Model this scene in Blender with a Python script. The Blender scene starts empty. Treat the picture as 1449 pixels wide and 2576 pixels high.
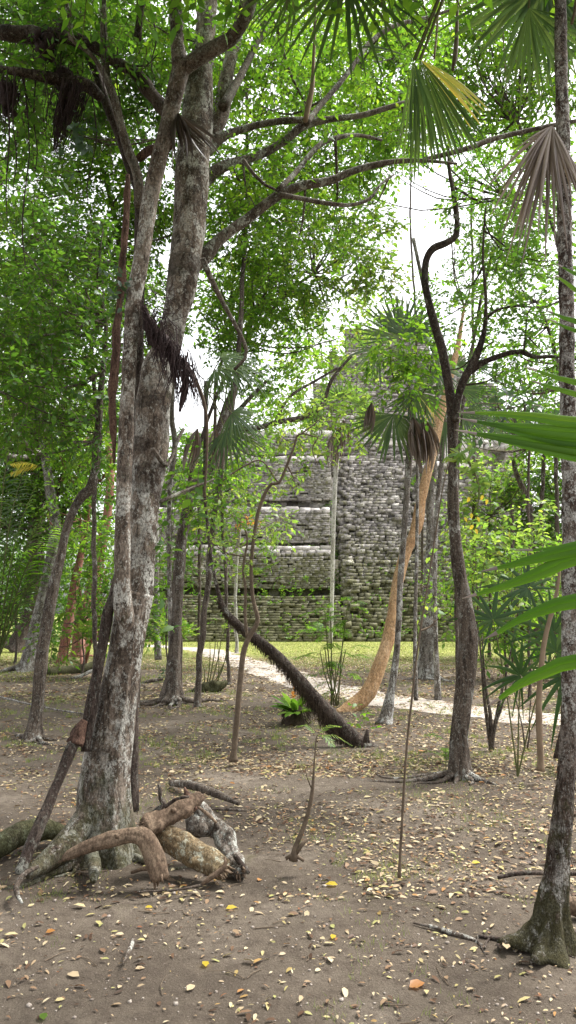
import bpy, math, random
import numpy as np
from mathutils import Vector, noise as mnoise
R = math.radians
rng = np.random.default_rng(7)
random.seed(7)
sc = bpy.context.scene
COL = sc.collection

# ------------------------------------------------------------------ camera
W, H, F, CAMZ, PITCH = 1449.0, 2576.0, 1875.0, 1.6, R(7.65)
cd = bpy.data.cameras.new('camera'); cam = bpy.data.objects.new('camera', cd); COL.objects.link(cam)
cam.location = (0, 0, CAMZ); cam.rotation_euler = (R(90) + PITCH, 0, 0)
cd.sensor_fit = 'VERTICAL'; cd.sensor_height = 24; cd.lens = 24 * F / H
cd.clip_start = 0.05; cd.clip_end = 2000
sc.camera = cam
CP, SP = math.cos(PITCH), math.sin(PITCH)
def ray(px, py):
    dx = (px - W / 2) / F; dz = (H / 2 - py) / F
    return np.array([dx, CP - SP * dz, SP + CP * dz])
def P(px, py, Y):
    d = ray(px, py); return np.array([0, 0, CAMZ]) + d * (Y / d[1])
def G(px, py, z=0.0):
    d = ray(px, py); t = (z - CAMZ) / d[2]; return np.array([0, 0, CAMZ]) + d * t
def pxm(py, Y):            # metres per reference pixel at depth Y
    return Y / ray(W / 2, py)[1] / F

def hgt(x, y):             # gentle relief of the forest floor
    f = np.clip((11.0 - y) / 3.0, 0, 1)
    return f * (0.022 * np.sin(x * 1.7 + y * 0.9) * np.sin(y * 1.3 - x * 0.5) + 0.012 * np.sin(x * 4.1 + 1.0) * np.sin(y * 3.7) + 0.006 * np.sin(x * 9.3 + y * 4) * np.sin(y * 8.1 + x * 3)) - 0.002

# ------------------------------------------------------------------ tagging
def tag(o, label=None, cat=None, group=None, kind=None):
    if label: o['label'] = label
    if cat: o['category'] = cat
    if group: o['group'] = group
    if kind: o['kind'] = kind
    return o
def thing(name, loc, label, cat, group=None):
    o = bpy.data.objects.new(name, None); COL.objects.link(o)
    o.location = tuple(float(c) for c in loc); o.empty_display_size = 0.2
    return tag(o, label, cat, group)
def pos(o): return np.array(o.location[:])

# ------------------------------------------------------------------ mesh builder
class MB:
    def __init__(s): s.v = []; s.n = 0; s.q = []; s.t = []; s.qm = []; s.tm = []
    def add(s, v, quads=None, tris=None, m=0):
        v = np.asarray(v, float).reshape(-1, 3)
        if quads is not None and len(quads):
            q = np.asarray(quads, int).reshape(-1, 4) + s.n; s.q.append(q); s.qm.append(np.full(len(q), m))
        if tris is not None and len(tris):
            t = np.asarray(tris, int).reshape(-1, 3) + s.n; s.t.append(t); s.tm.append(np.full(len(t), m))
        s.v.append(v); s.n += len(v)
    def build(s, name, mats, parent=None, smooth=False, origin=None):
        v = np.concatenate(s.v)
        off = np.zeros(3)
        if parent is not None: off = pos(parent)
        elif origin is not None: off = np.asarray(origin, float)
        v = v - off
        me = bpy.data.meshes.new(name)
        q = np.concatenate(s.q) if s.q else np.zeros((0, 4), int)
        t = np.concatenate(s.t) if s.t else np.zeros((0, 3), int)
        me.vertices.add(len(v)); me.vertices.foreach_set('co', v.astype(np.float32).ravel())
        nl = q.size + t.size
        me.loops.add(nl); me.loops.foreach_set('vertex_index', np.concatenate([q.ravel(), t.ravel()]).astype(np.int32))
        me.polygons.add(len(q) + len(t))
        ls = np.concatenate([np.arange(len(q)) * 4, q.size + np.arange(len(t)) * 3]).astype(np.int32)
        me.polygons.foreach_set('loop_start', ls)
        mi = np.concatenate(s.qm + s.tm).astype(np.int32)
        me.polygons.foreach_set('material_index', mi)
        if smooth: me.polygons.foreach_set('use_smooth', np.ones(len(q) + len(t), bool))
        me.update(calc_edges=True); me.validate()
        for m in (mats if isinstance(mats, (list, tuple)) else [mats]): me.materials.append(m)
        o = bpy.data.objects.new(name, me); COL.objects.link(o)
        if parent is not None: o.parent = parent
        elif origin is not None: o.location = tuple(float(c) for c in off)
        return o

def catmull(pts, step):
    pts = np.asarray(pts, float)
    if len(pts) == 2:
        n = max(2, int(np.linalg.norm(pts[1, :3] - pts[0, :3]) / step) + 1)
        t = np.linspace(0, 1, n)[:, None]; return pts[0] * (1 - t) + pts[1] * t
    p = np.vstack([2 * pts[0] - pts[1], pts, 2 * pts[-1] - pts[-2]])
    out = []
    for i in range(1, len(p) - 2):
        n = max(1, int(np.linalg.norm(p[i + 1, :3] - p[i, :3]) / step))
        t = (np.arange(n) / n)[:, None]
        a, b, c, d = p[i - 1], p[i], p[i + 1], p[i + 2]
        out.append(0.5 * (2 * b + (c - a) * t + (2 * a - 5 * b + 4 * c - d) * t ** 2 + (3 * b - a - 3 * c + d) * t ** 3))
    out.append(pts[-1:]); return np.vstack(out)

def tube(mb, pts, seg=10, step=0.08, rough=0.0, rscale=6.0, flute=None, wob=0.0, m=0, cap=True, seed=0):
    """pts rows x y z r. flute = list of (n lobes, amp at base, decay length, phase)"""
    c = catmull(pts, step); xyz = c[:, :3].copy(); r = np.maximum(c[:, 3], 0.0008)
    n = len(xyz)
    if wob:
        for i in range(n):
            q = Vector(xyz[i] * 2.2 + seed); nv = mnoise.noise_vector(q); xyz[i] += np.array(nv) * wob
    tan = np.gradient(xyz, axis=0); tan /= np.linalg.norm(tan, axis=1)[:, None] + 1e-9
    u = np.cross(tan[0], [0, 1, 0.1]); u /= np.linalg.norm(u) + 1e-9
    rings = np.zeros((n, seg, 3)); ang = np.arange(seg) / seg * 2 * math.pi
    dist = np.concatenate([[0], np.cumsum(np.linalg.norm(np.diff(xyz, axis=0), axis=1))])
    for i in range(n):
        u = u - tan[i] * np.dot(u, tan[i]); u /= np.linalg.norm(u) + 1e-9
        w = np.cross(tan[i], u)
        rr = np.full(seg, r[i])
        if flute:
            for (k, a, dec, ph) in flute:
                rr = rr * (1 + a * math.exp(-dist[i] / dec) * np.cos(k * ang + ph + 0.25 * dist[i]))
        pt = xyz[i] + rr[:, None] * (np.cos(ang)[:, None] * u + np.sin(ang)[:, None] * w)
        if rough:
            for j in range(seg):
                nz = mnoise.noise(Vector((pt[j][0] * rscale + seed, pt[j][1] * rscale, pt[j][2] * rscale * 0.45)))
                nz += 0.5 * mnoise.noise(Vector((pt[j][0] * rscale * 3, pt[j][1] * rscale * 3 + seed, pt[j][2] * rscale)))
                pt[j] += (pt[j] - xyz[i]) * nz * rough
        rings[i] = pt
    v = rings.reshape(-1, 3)
    i0 = np.arange(n - 1)[:, None] * seg; j = np.arange(seg)[None, :]; jn = (j + 1) % seg
    quads = np.stack([i0 + j, i0 + jn, i0 + seg + jn, i0 + seg + j], -1).reshape(-1, 4)
    tris = []
    if cap:
        v = np.vstack([v, xyz[:1], xyz[-1:]]); a, b = n * seg, n * seg + 1
        for k in range(seg):
            kn = (k + 1) % seg
            tris.append([a, kn, k]); tris.append([b, (n - 1) * seg + k, (n - 1) * seg + kn])
    mb.add(v, quads, tris, m)
    return c

def T(pts, Y0, Y1=None, wk=0.5, k=1.0):
    """pixel trace rows (px, py, width px) -> x y z r, depth running from Y0 to Y1"""
    Y1 = Y0 if Y1 is None else Y1; out = []
    n = len(pts)
    for i, p in enumerate(pts):
        Y = Y0 + (Y1 - Y0) * i / max(1, n - 1)
        if len(p) > 3: Y = p[3]
        q = P(p[0], p[1], Y); out.append([q[0], q[1], q[2], p[2] * wk * k * pxm(p[1], Y)])
    return np.array(out)

# ------------------------------------------------------------------ materials
def newmat(name):
    m = bpy.data.materials.new(name); m.use_nodes = True; nt = m.node_tree; nt.nodes.clear()
    return m, nt, nt.nodes, nt.links
def N(nt, typ, **kw):
    n = nt.nodes.new(typ)
    for k, v in kw.items():
        if k.startswith('i_'):
            n.inputs[k[2:].replace('_', ' ')].default_value = v
        else: setattr(n, k, v)
    return n
def ramp(nt, stops, interp='LINEAR'):
    r = nt.nodes.new('ShaderNodeValToRGB'); r.color_ramp.interpolation = interp
    e = r.color_ramp.elements
    while len(e) < len(stops): e.new(0.5)
    for i, (p, c) in enumerate(stops):
        e[i].position = p; e[i].color = (*c, 1) if len(c) == 3 else c
    return r
def mixc(nt, fac, a, b, mode='MIX'):
    n = nt.nodes.new('ShaderNodeMix'); n.data_type = 'RGBA'; n.blend_type = mode
    for sock, val in ((n.inputs[0], fac), (n.inputs[6], a), (n.inputs[7], b)):
        if hasattr(val, 'is_output') or isinstance(val, bpy.types.NodeSocket): nt.links.new(val, sock)
        elif isinstance(val, (int, float)): sock.default_value = val
        else: sock.default_value = (*val, 1)
    return n.outputs[2]
def coords(nt, scale=(1, 1, 1), world=False):
    if world:
        g = nt.nodes.new('ShaderNodeNewGeometry'); src = g.outputs['Position']
    else:
        g = nt.nodes.new('ShaderNodeTexCoord'); src = g.outputs['Object']
    mp = nt.nodes.new('ShaderNodeMapping'); mp.inputs['Scale'].default_value = scale
    nt.links.new(src, mp.inputs['Vector']); return mp.outputs[0]
def noise(nt, vec, scale, detail=4, rough=0.55, dist=0.0):
    n = nt.nodes.new('ShaderNodeTexNoise'); n.inputs['Scale'].default_value = scale
    n.inputs['Detail'].default_value = detail; n.inputs['Roughness'].default_value = rough
    n.inputs['Distortion'].default_value = dist
    nt.links.new(vec, n.inputs['Vector']); return n.outputs['Fac']
def thr(nt, fac, a, b):
    r = nt.nodes.new('ShaderNodeMapRange'); r.inputs[1].default_value = a; r.inputs[2].default_value = b
    nt.links.new(fac, r.inputs[0]); return r.outputs[0]
def mul(nt, a, b, op='MULTIPLY'):
    m = nt.nodes.new('ShaderNodeMath'); m.operation = op
    for i, x in enumerate((a, b)):
        if isinstance(x, (int, float)): m.inputs[i].default_value = x
        else: nt.links.new(x, m.inputs[i])
    return m.outputs[0]

def bark(name, dark, mid, light, lichen=(0.45, 0.45, 0.40), la=0.5, moss=0.0, mossc=(0.045, 0.048, 0.02), bands=0.0, fine=1.0, bump=0.5, stretch=0.3, lichen_scale=9.0, crack=0.7, mtop=0.8):
    m, nt, ns, L = newmat(name)
    v = coords(nt, (1, 1, stretch)); v2 = coords(nt, (1, 1, 0.7))
    a = noise(nt, v, 4.5 * fine, 10, 0.72, 0.3); b = noise(nt, v, 30 * fine, 8, 0.72, 0.5); h = noise(nt, v2, 85 * fine, 4, 0.7)
    big = noise(nt, v2, 2.1, 4, 0.6)
    r = ramp(nt, [(0.34, dark), (0.50, mid), (0.66, light)]); L.new(a, r.inputs[0])
    c = mixc(nt, mul(nt, thr(nt, b, 0.49, 0.42), crack), r.outputs[0], tuple(x * 0.45 for x in dark))
    c = mixc(nt, mul(nt, thr(nt, b, 0.55, 0.68), 0.5), c, light)
    if la > 0:
        l1 = noise(nt, v2, lichen_scale * 1.1, 9, 0.78, 0.25)
        l3 = noise(nt, v2, lichen_scale * 5.5, 6, 0.75)
        msk = thr(nt, big, 0.60 - 0.26 * la, 0.64 - 0.20 * la)
        lf = mul(nt, thr(nt, l1, 0.57 - 0.09 * la, 0.585 - 0.085 * la), mul(nt, thr(nt, l3, 0.42, 0.48), mul(nt, mul(nt, msk, 0.8), 0.2, 'ADD')))
        fl = mul(nt, thr(nt, l3, 0.57, 0.60), 0.35 + 0.4 * la)
        c = mixc(nt, mul(nt, mul(nt, lf, fl, 'MAXIMUM'), 0.85), c, mixc(nt, h, tuple(x * 0.62 for x in lichen), tuple(x * 1.08 for x in lichen)))
    if bands:
        bv = coords(nt, (0.5, 0.5, 1)); bn = noise(nt, bv, 3.4, 6, 0.7)
        c = mixc(nt, mul(nt, thr(nt, bn, 0.54, 0.59), bands), c, tuple(x * 0.75 for x in dark))
    if moss:
        g = nt.nodes.new('ShaderNodeTexCoord'); sx = nt.nodes.new('ShaderNodeSeparateXYZ'); L.new(g.outputs['Object'], sx.inputs[0])
        hf = thr(nt, sx.outputs['Z'], mtop, 0.05)
        mn = noise(nt, v2, 9, 9, 0.75)
        mf = mul(nt, thr(nt, mul(nt, mn, mul(nt, hf, 0.22), 'ADD'), 0.58, 0.68), moss)
        c = mixc(nt, mf, c, mixc(nt, h, tuple(x * .5 for x in mossc), tuple(x * 1.6 for x in mossc)))
    c = mixc(nt, 0.8, c, mixc(nt, thr(nt, h, 0.38, 0.62), tuple([0.5] * 3), tuple([1.4] * 3)), 'MULTIPLY')
    p = N(nt, 'ShaderNodeBsdfPrincipled'); p.inputs['Roughness'].default_value = 0.9; p.inputs['Specular IOR Level'].default_value = 0.12
    L.new(c, p.inputs['Base Color'])
    bp = N(nt, 'ShaderNodeBump'); bp.inputs['Strength'].default_value = bump; bp.inputs['Distance'].default_value = 0.014
    L.new(mul(nt, mul(nt, b, 0.8), mul(nt, mul(nt, h, .4), mul(nt, a, 0.8), 'ADD'), 'ADD'), bp.inputs['Height']); L.new(bp.outputs[0], p.inputs['Normal'])
    o = N(nt, 'ShaderNodeOutputMaterial'); L.new(p.outputs[0], o.inputs[0]); return m

def leafmat(name, cols, trans=0.5, gloss=0.02, clump=2.0, tcol=2.4):
    """cols: list of (pos, rgb) over a per-leaf random value"""
    m, nt, ns, L = newmat(name)
    g = N(nt, 'ShaderNodeNewGeometry')
    cn = noise(nt, coords(nt), clump, 3, 0.6)
    f = mul(nt, mul(nt, g.outputs['Random Per Island'], 0.65 if 'litter' not in name else 1.0), mul(nt, thr(nt, cn, 0.3, 0.7), 0.35 if 'litter' not in name else 0.0), 'ADD')
    r = ramp(nt, cols); L.new(f, r.inputs[0])
    d = N(nt, 'ShaderNodeBsdfDiffuse'); L.new(r.outputs[0], d.inputs[0])
    t = N(nt, 'ShaderNodeBsdfTranslucent')
    tc = mixc(nt, 1.0, r.outputs[0], (tcol * 1.05, tcol * 1.02, tcol * 0.75), 'MULTIPLY'); L.new(tc, t.inputs[0])
    mx = N(nt, 'ShaderNodeMixShader'); mx.inputs[0].default_value = trans
    L.new(d.outputs[0], mx.inputs[1]); L.new(t.outputs[0], mx.inputs[2])
    out = mx.outputs[0]
    if gloss:
        gl = N(nt, 'ShaderNodeBsdfGlossy'); gl.inputs['Roughness'].default_value = 0.42; gl.inputs['Color'].default_value = (0.9, 0.95, 1, 1)
        m2 = N(nt, 'ShaderNodeMixShader'); m2.inputs[0].default_value = gloss
        L.new(out, m2.inputs[1]); L.new(gl.outputs[0], m2.inputs[2]); out = m2.outputs[0]
    o = N(nt, 'ShaderNodeOutputMaterial'); L.new(out, o.inputs[0]); return m

def simple(name, c0, c1, scale=8, rough=0.85, bump=0.3, stretch=(1, 1, 1), bscale=None, bdist=0.01):
    m, nt, ns, L = newmat(name)
    v = coords(nt, stretch); a = noise(nt, v, scale, 7, 0.65)
    r = ramp(nt, [(0.3, c0), (0.7, c1)]); L.new(a, r.inputs[0])
    p = N(nt, 'ShaderNodeBsdfPrincipled'); p.inputs['Roughness'].default_value = rough; p.inputs['Specular IOR Level'].default_value = 0.2
    L.new(r.outputs[0], p.inputs['Base Color'])
    b = noise(nt, v, bscale or scale * 4, 5, 0.6)
    bp = N(nt, 'ShaderNodeBump'); bp.inputs['Strength'].default_value = bump; bp.inputs['Distance'].default_value = bdist
    L.new(b, bp.inputs['Height']); L.new(bp.outputs[0], p.inputs['Normal'])
    o = N(nt, 'ShaderNodeOutputMaterial'); L.new(p.outputs[0], o.inputs[0]); return m

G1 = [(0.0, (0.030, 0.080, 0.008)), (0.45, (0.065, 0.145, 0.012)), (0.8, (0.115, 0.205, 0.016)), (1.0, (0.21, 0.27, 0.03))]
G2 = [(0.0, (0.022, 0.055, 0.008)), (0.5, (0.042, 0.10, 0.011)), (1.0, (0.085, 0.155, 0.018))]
G3 = [(0.0, (0.055, 0.12, 0.018)), (0.5, (0.10, 0.175, 0.028)), (0.85, (0.17, 0.225, 0.04)), (1.0, (0.30, 0.25, 0.04))]
G4 = [(0.0, (0.02, 0.045, 0.018)), (0.6, (0.035, 0.07, 0.03)), (1.0, (0.06, 0.10, 0.04))]
M = {
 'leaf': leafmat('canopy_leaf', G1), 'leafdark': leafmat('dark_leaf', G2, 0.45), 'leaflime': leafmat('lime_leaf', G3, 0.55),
 'leafblue': leafmat('dusky_leaf', G4, 0.3, 0.05),
 'palm': leafmat('palm_blade', [(0, (0.025, 0.055, 0.018)), (0.6, (0.06, 0.10, 0.028)), (1, (0.115, 0.16, 0.045))], 0.42, 0.02, 1.5, 2.0),
 'palmnear': leafmat('near_palm_blade', [(0, (0.035, 0.095, 0.006)), (0.6, (0.060, 0.135, 0.009)), (1, (0.10, 0.18, 0.015))], 0.42, 0.008, 3, 2.0),
 'palmyellow': leafmat('yellow_palm_blade', [(0, (0.16, 0.20, 0.04)), (0.6, (0.35, 0.30, 0.05)), (1, (0.45, 0.33, 0.05))], 0.45, 0.06),
 'palmdead': leafmat('dead_palm_blade', [(0, (0.09, 0.064, 0.047)), (0.5, (0.18, 0.13, 0.10)), (1, (0.30, 0.235, 0.185))], 0.2, 0.04, 3, 1.0),
 'palmdark': leafmat('dark_dried_blade', [(0, (0.045, 0.032, 0.025)), (1, (0.13, 0.10, 0.08))], 0.1, 0.03, 3, 1.0),
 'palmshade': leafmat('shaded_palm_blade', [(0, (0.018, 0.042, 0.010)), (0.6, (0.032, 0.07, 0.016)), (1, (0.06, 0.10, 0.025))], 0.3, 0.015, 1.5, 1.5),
 'whitebark': bark('white_palm_bark', (0.14, 0.125, 0.11), (0.36, 0.34, 0.31), (0.55, 0.53, 0.50), (0.62, 0.62, 0.60), 0.6, fine=1.0, bump=0.3),
 'yellow': leafmat('yellow_leaf', [(0, (0.40, 0.33, 0.03)), (1, (0.55, 0.40, 0.05))], 0.5),
 'orange': leafmat('orange_leaf', [(0, (0.30, 0.12, 0.03)), (1, (0.42, 0.20, 0.05))], 0.5),
 'litter': leafmat('litter_leaf', [(0, (0.05, 0.032, 0.022)), (0.16, (0.11, 0.065, 0.042)), (0.34, (0.20, 0.13, 0.08)), (0.55, (0.33, 0.255, 0.16)), (0.72, (0.45, 0.375, 0.25)), (0.84, (0.34, 0.28, 0.13)), (0.93, (0.25, 0.25, 0.10)), (0.98, (0.30, 0.15, 0.06)), (1, (0.16, 0.07, 0.04))], 0.08, 0.01, 0.8, 0.9),
 'grass': leafmat('grass_blade', [(0, (0.10, 0.14, 0.03)), (0.6, (0.18, 0.24, 0.05)), (1, (0.33, 0.33, 0.10))], 0.4, 0.03, 1.2, 1.4),
 'lichbark': bark('pale_lichen_bark', (0.035, 0.025, 0.019), (0.125, 0.096, 0.074), (0.28, 0.235, 0.19), (0.50, 0.49, 0.44), 0.72, moss=0.6, bands=0.55, bump=0.8),
 'limbbark': bark('limb_bark', (0.04, 0.03, 0.024), (0.10, 0.08, 0.062), (0.19, 0.16, 0.13), (0.40, 0.42, 0.36), 0.5, fine=1.5, bump=0.5),
 'darkbark': bark('dark_bark', (0.022, 0.016, 0.013), (0.055, 0.040, 0.033), (0.10, 0.08, 0.066), (0.28, 0.28, 0.24), 0.25, fine=1.3, bump=0.6),
 'brownbark': bark('brown_fissured_bark', (0.035, 0.026, 0.020), (0.085, 0.066, 0.052), (0.155, 0.125, 0.10), (0.42, 0.42, 0.38), 0.35, fine=1.1, bump=0.6, stretch=0.15),
 'roughbark': bark('spotted_palm_bark', (0.025, 0.017, 0.013), (0.085, 0.06, 0.047), (0.24, 0.20, 0.17), (0.50, 0.49, 0.45), 0.8, moss=0.95, mossc=(0.042, 0.038, 0.018), fine=1.6, bump=1.0, stretch=0.7, lichen_scale=22, mtop=1.0),
 'greybark': bark('grey_bark', (0.055, 0.045, 0.036), (0.14, 0.12, 0.10), (0.26, 0.235, 0.205), (0.50, 0.50, 0.47), 0.7, fine=1.0, bump=0.4),
 'redbark': bark('red_peeling_bark', (0.14, 0.06, 0.045), (0.28, 0.13, 0.095), (0.38, 0.20, 0.15), (0.4, 0.33, 0.28), 0.2, fine=0.6, bump=0.3, crack=.3),
 'orangebark': bark('smooth_orange_bark', (0.27, 0.155, 0.075), (0.42, 0.27, 0.145), (0.54, 0.39, 0.24), (0.62, 0.5, 0.36), 0.2, fine=0.45, bump=0.2, stretch=0.15, lichen_scale=5, crack=.15),
 'deadwood': bark('weathered_wood', (0.06, 0.04, 0.028), (0.14, 0.098, 0.068), (0.22, 0.165, 0.115), (0.4, 0.38, 0.33), 0.0, fine=0.8, bump=0.45, stretch=0.5, crack=.35),
 'redwood': bark('rotten_red_wood', (0.045, 0.026, 0.02), (0.105, 0.062, 0.045), (0.18, 0.11, 0.08), (0.3, 0.25, 0.2), 0.0, fine=1.2, bump=0.6),
 'yellowlog': bark('yellow_brown_log_bark', (0.05, 0.034, 0.02), (0.13, 0.092, 0.052), (0.21, 0.16, 0.095), (0.42, 0.42, 0.33), 0.3, fine=0.9, bump=0.6, stretch=0.6, crack=.5),
 'greylog': bark('grey_lichen_log_bark', (0.045, 0.034, 0.028), (0.12, 0.10, 0.082), (0.22, 0.19, 0.165), (0.42, 0.43, 0.39), 0.6, fine=1.0, bump=0.8, stretch=0.7),
 'fibre': simple('dark_root_fibre', (0.03, 0.022, 0.015), (0.08, 0.058, 0.04), 20),
 'epi': simple('purple_brown_epiphyte_root', (0.02, 0.013, 0.014), (0.06, 0.038, 0.036), 14),
 'mossy': bark('mossy_bark', (0.035, 0.03, 0.02), (0.075, 0.068, 0.04), (0.13, 0.12, 0.065), (0.3, 0.32, 0.22), 0.3, moss=0.6, fine=1.2, bump=0.8),
 'stem': simple('green_stem', (0.07, 0.08, 0.03), (0.14, 0.14, 0.06), 12),
 'brownstem': simple('brown_stem', (0.07, 0.052, 0.035), (0.16, 0.12, 0.085), 22),
 'palestem': simple('pale_stem', (0.15, 0.105, 0.07), (0.26, 0.195, 0.13), 16, stretch=(1, 1, 0.3)),
}

# ground
def ground_mat():
    m, nt, ns, L = newmat('forest_floor_dirt')
    v = coords(nt, world=True)
    a = noise(nt, v, 0.9, 6, 0.6); b = noise(nt, v, 14, 8, 0.7); c3 = noise(nt, v, 90, 4, 0.7)
    r = ramp(nt, [(0.32, (0.064, 0.051, 0.039)), (0.52, (0.106, 0.086, 0.066)), (0.68, (0.17, 0.142, 0.113))]); L.new(a, r.inputs[0])
    c = mixc(nt, mul(nt, thr(nt, b, 0.45, 0.62), 0.6), r.outputs[0], (0.055, 0.042, 0.033))
    c = mixc(nt, mul(nt, thr(nt, c3, 0.60, 0.72), 0.6), c, (0.29, 0.24, 0.20))
    c = mixc(nt, mul(nt, thr(nt, c3, 0.40, 0.30), 0.6), c, (0.06, 0.042, 0.034))
    g = N(nt, 'ShaderNodeNewGeometry'); sx = N(nt, 'ShaderNodeSeparateXYZ'); L.new(g.outputs['Position'], sx.inputs[0])
    # grass beyond the path, patchy where it meets the dirt
    gn = noise(nt, v, 0.55, 5, 0.65)
    gf = thr(nt, mul(nt, sx.outputs['Y'], mul(nt, gn, 16, 'MULTIPLY'), 'ADD'), 30, 38)
    gr = ramp(nt, [(0.3, (0.15, 0.16, 0.045)), (0.5, (0.21, 0.23, 0.055)), (0.7, (0.33, 0.29, 0.14))]); L.new(b, gr.inputs[0])
    c = mixc(nt, mul(nt, gf, 0.9), c, gr.outputs[0])
    # thin green film patches nearer
    pn = noise(nt, v, 1.3, 6, 0.7)
    c = mixc(nt, mul(nt, thr(nt, pn, 0.60, 0.72), 0.35), c, (0.10, 0.10, 0.035))
    p = N(nt, 'ShaderNodeBsdfPrincipled'); p.inputs['Roughness'].default_value = 0.97; p.inputs['Specular IOR Level'].default_value = 0.1
    L.new(c, p.inputs['Base Color'])
    bp = N(nt, 'ShaderNodeBump'); bp.inputs['Strength'].default_value = 1.0; bp.inputs['Distance'].default_value = 0.02
    L.new(mul(nt, b, mul(nt, c3, 0.5), 'ADD'), bp.inputs['Height']); L.new(bp.outputs[0], p.inputs['Normal'])
    o = N(nt, 'ShaderNodeOutputMaterial'); L.new(p.outputs[0], o.inputs[0]); return m
xs = np.unique(np.concatenate([-np.geomspace(6, 400, 26), np.linspace(-6, 6, 150), np.geomspace(6, 400, 26)]))
ys = np.unique(np.concatenate([-np.geomspace(1, 200, 12), np.linspace(-1, 12, 190), np.geomspace(12, 500, 34)]))
X, Y = np.meshgrid(xs, ys); Z = hgt(X, Y)
nx, ny = len(xs), len(ys)
i0 = (np.arange(ny - 1)[:, None] * nx + np.arange(nx - 1)[None, :]).ravel()
mb = MB(); mb.add(np.stack([X, Y, Z], -1).reshape(-1, 3), np.stack([i0, i0 + 1, i0 + nx + 1, i0 + nx], -1))
tag(mb.build('ground', ground_mat(), smooth=True), kind='structure')

# path
def path_mat():
    m, nt, ns, L = newmat('pale_trodden_path')
    v = coords(nt, world=True); a = noise(nt, v, 2.2, 6, 0.65); b = noise(nt, v, 40, 5, 0.7)
    r = ramp(nt, [(0.3, (0.22, 0.18, 0.15)), (0.5, (0.34, 0.30, 0.26)), (0.7, (0.46, 0.42, 0.38))]); L.new(a, r.inputs[0])
    c = mixc(nt, mul(nt, thr(nt, b, 0.5, 0.7), 0.5), r.outputs[0], (0.26, 0.20, 0.16))
    p = N(nt, 'ShaderNodeBsdfPrincipled'); p.inputs['Roughness'].default_value = 0.95; L.new(c, p.inputs['Base Color'])
    bp = N(nt, 'ShaderNodeBump'); bp.inputs['Strength'].default_value = 0.5; bp.inputs['Distance'].default_value = 0.01
    L.new(b, bp.inputs['Height']); L.new(bp.outputs[0], p.inputs['Normal'])
    o = N(nt, 'ShaderNodeOutputMaterial'); L.new(p.outputs[0], o.inputs[0]); return m
pc = [G(150, 1612)[:2], G(480, 1632)[:2], G(565, 1652)[:2], G(690, 1692)[:2], G(810, 1727)[:2], G(950, 1757)[:2], G(1100, 1778)[:2], G(1250, 1797)[:2], G(1449, 1814)[:2], G(2300, 1850)[:2]]
pcl = catmull(np.array([[p[0], p[1], 0, 0] for p in pc]), 0.15)[:, :2]
tt = np.gradient(pcl, axis=0); tt /= np.linalg.norm(tt, axis=1)[:, None]; nn_ = np.stack([-tt[:, 1], tt[:, 0]], 1)
arc = np.arange(len(pcl)) * 0.15
def wn(a, s): return np.array([mnoise.noise(Vector((x * 0.9, s, 0))) + 0.6 * mnoise.noise(Vector((x * 3.3, s, 3))) for x in a])
wl = 0.66 + 0.42 * wn(arc, 1.0); wr = 0.66 + 0.42 * wn(arc, 9.0)
mb = MB(); K = 7; vv = []
for k in range(K):
    s = k / (K - 1); off = -wl * (1 - s) + wr * s
    q = pcl + nn_ * off[:, None]; vv.append(np.column_stack([q, hgt(q[:, 0], q[:, 1]) + 0.006]))
vv = np.stack(vv, 1); n_ = len(pcl)
i0 = (np.arange(n_ - 1)[:, None] * K + np.arange(K - 1)[None, :]).ravel()
mb.add(vv.reshape(-1, 3), np.stack([i0, i0 + 1, i0 + K + 1, i0 + K], -1))
tag(mb.build('path', path_mat(), smooth=True), kind='structure')

# ------------------------------------------------------------------ leaves
def unit(a): return a / (np.linalg.norm(a, axis=-1, keepdims=True) + 1e-9)
TOTAL = [0]
def leaf_quads(mb, base, d, nrm, L, Wd, m=0, six=False):
    """leaves: base points, unit direction, unit-ish normal, length, width arrays"""
    n = len(base); TOTAL[0] += n
    s = unit(np.cross(d, nrm)); nr = unit(np.cross(s, d))
    L = np.asarray(L).reshape(-1, 1) * np.ones((n, 1)); Wd = np.asarray(Wd).reshape(-1, 1) * np.ones((n, 1))
    if six:
        a = base; b1 = base + d * L * 0.3 + s * Wd * 0.46 + nr * Wd * .12; b2 = base + d * L * 0.3 - s * Wd * 0.46 + nr * Wd * .12
        c1 = base + d * L * 0.68 + s * Wd * 0.38 + nr * (Wd * .1 - L * .02); c2 = base + d * L * 0.68 - s * Wd * 0.38 + nr * (Wd * .1 - L * .02)
        e = base + d * L - nr * L * .12
        md = base + d * L * .5
        v = np.stack([a, b1, c1, e, c2, b2, md], 1).reshape(-1, 3); k = np.arange(n)[:, None] * 7
        q = np.concatenate([k + [0, 1, 2, 6], k + [6, 2, 3, 4], k + [0, 6, 4, 5]])
        mb.add(v, q, None, m)
    else:
        v = np.stack([base, base + d * L * .42 + s * Wd * .5 + nr * Wd * .15, base + d * L, base + d * L * .42 - s * Wd * .5 + nr * Wd * .15], 1).reshape(-1, 3)
        mb.add(v, np.arange(n)[:, None] * 4 + [0, 1, 2, 3], None, m)

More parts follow.
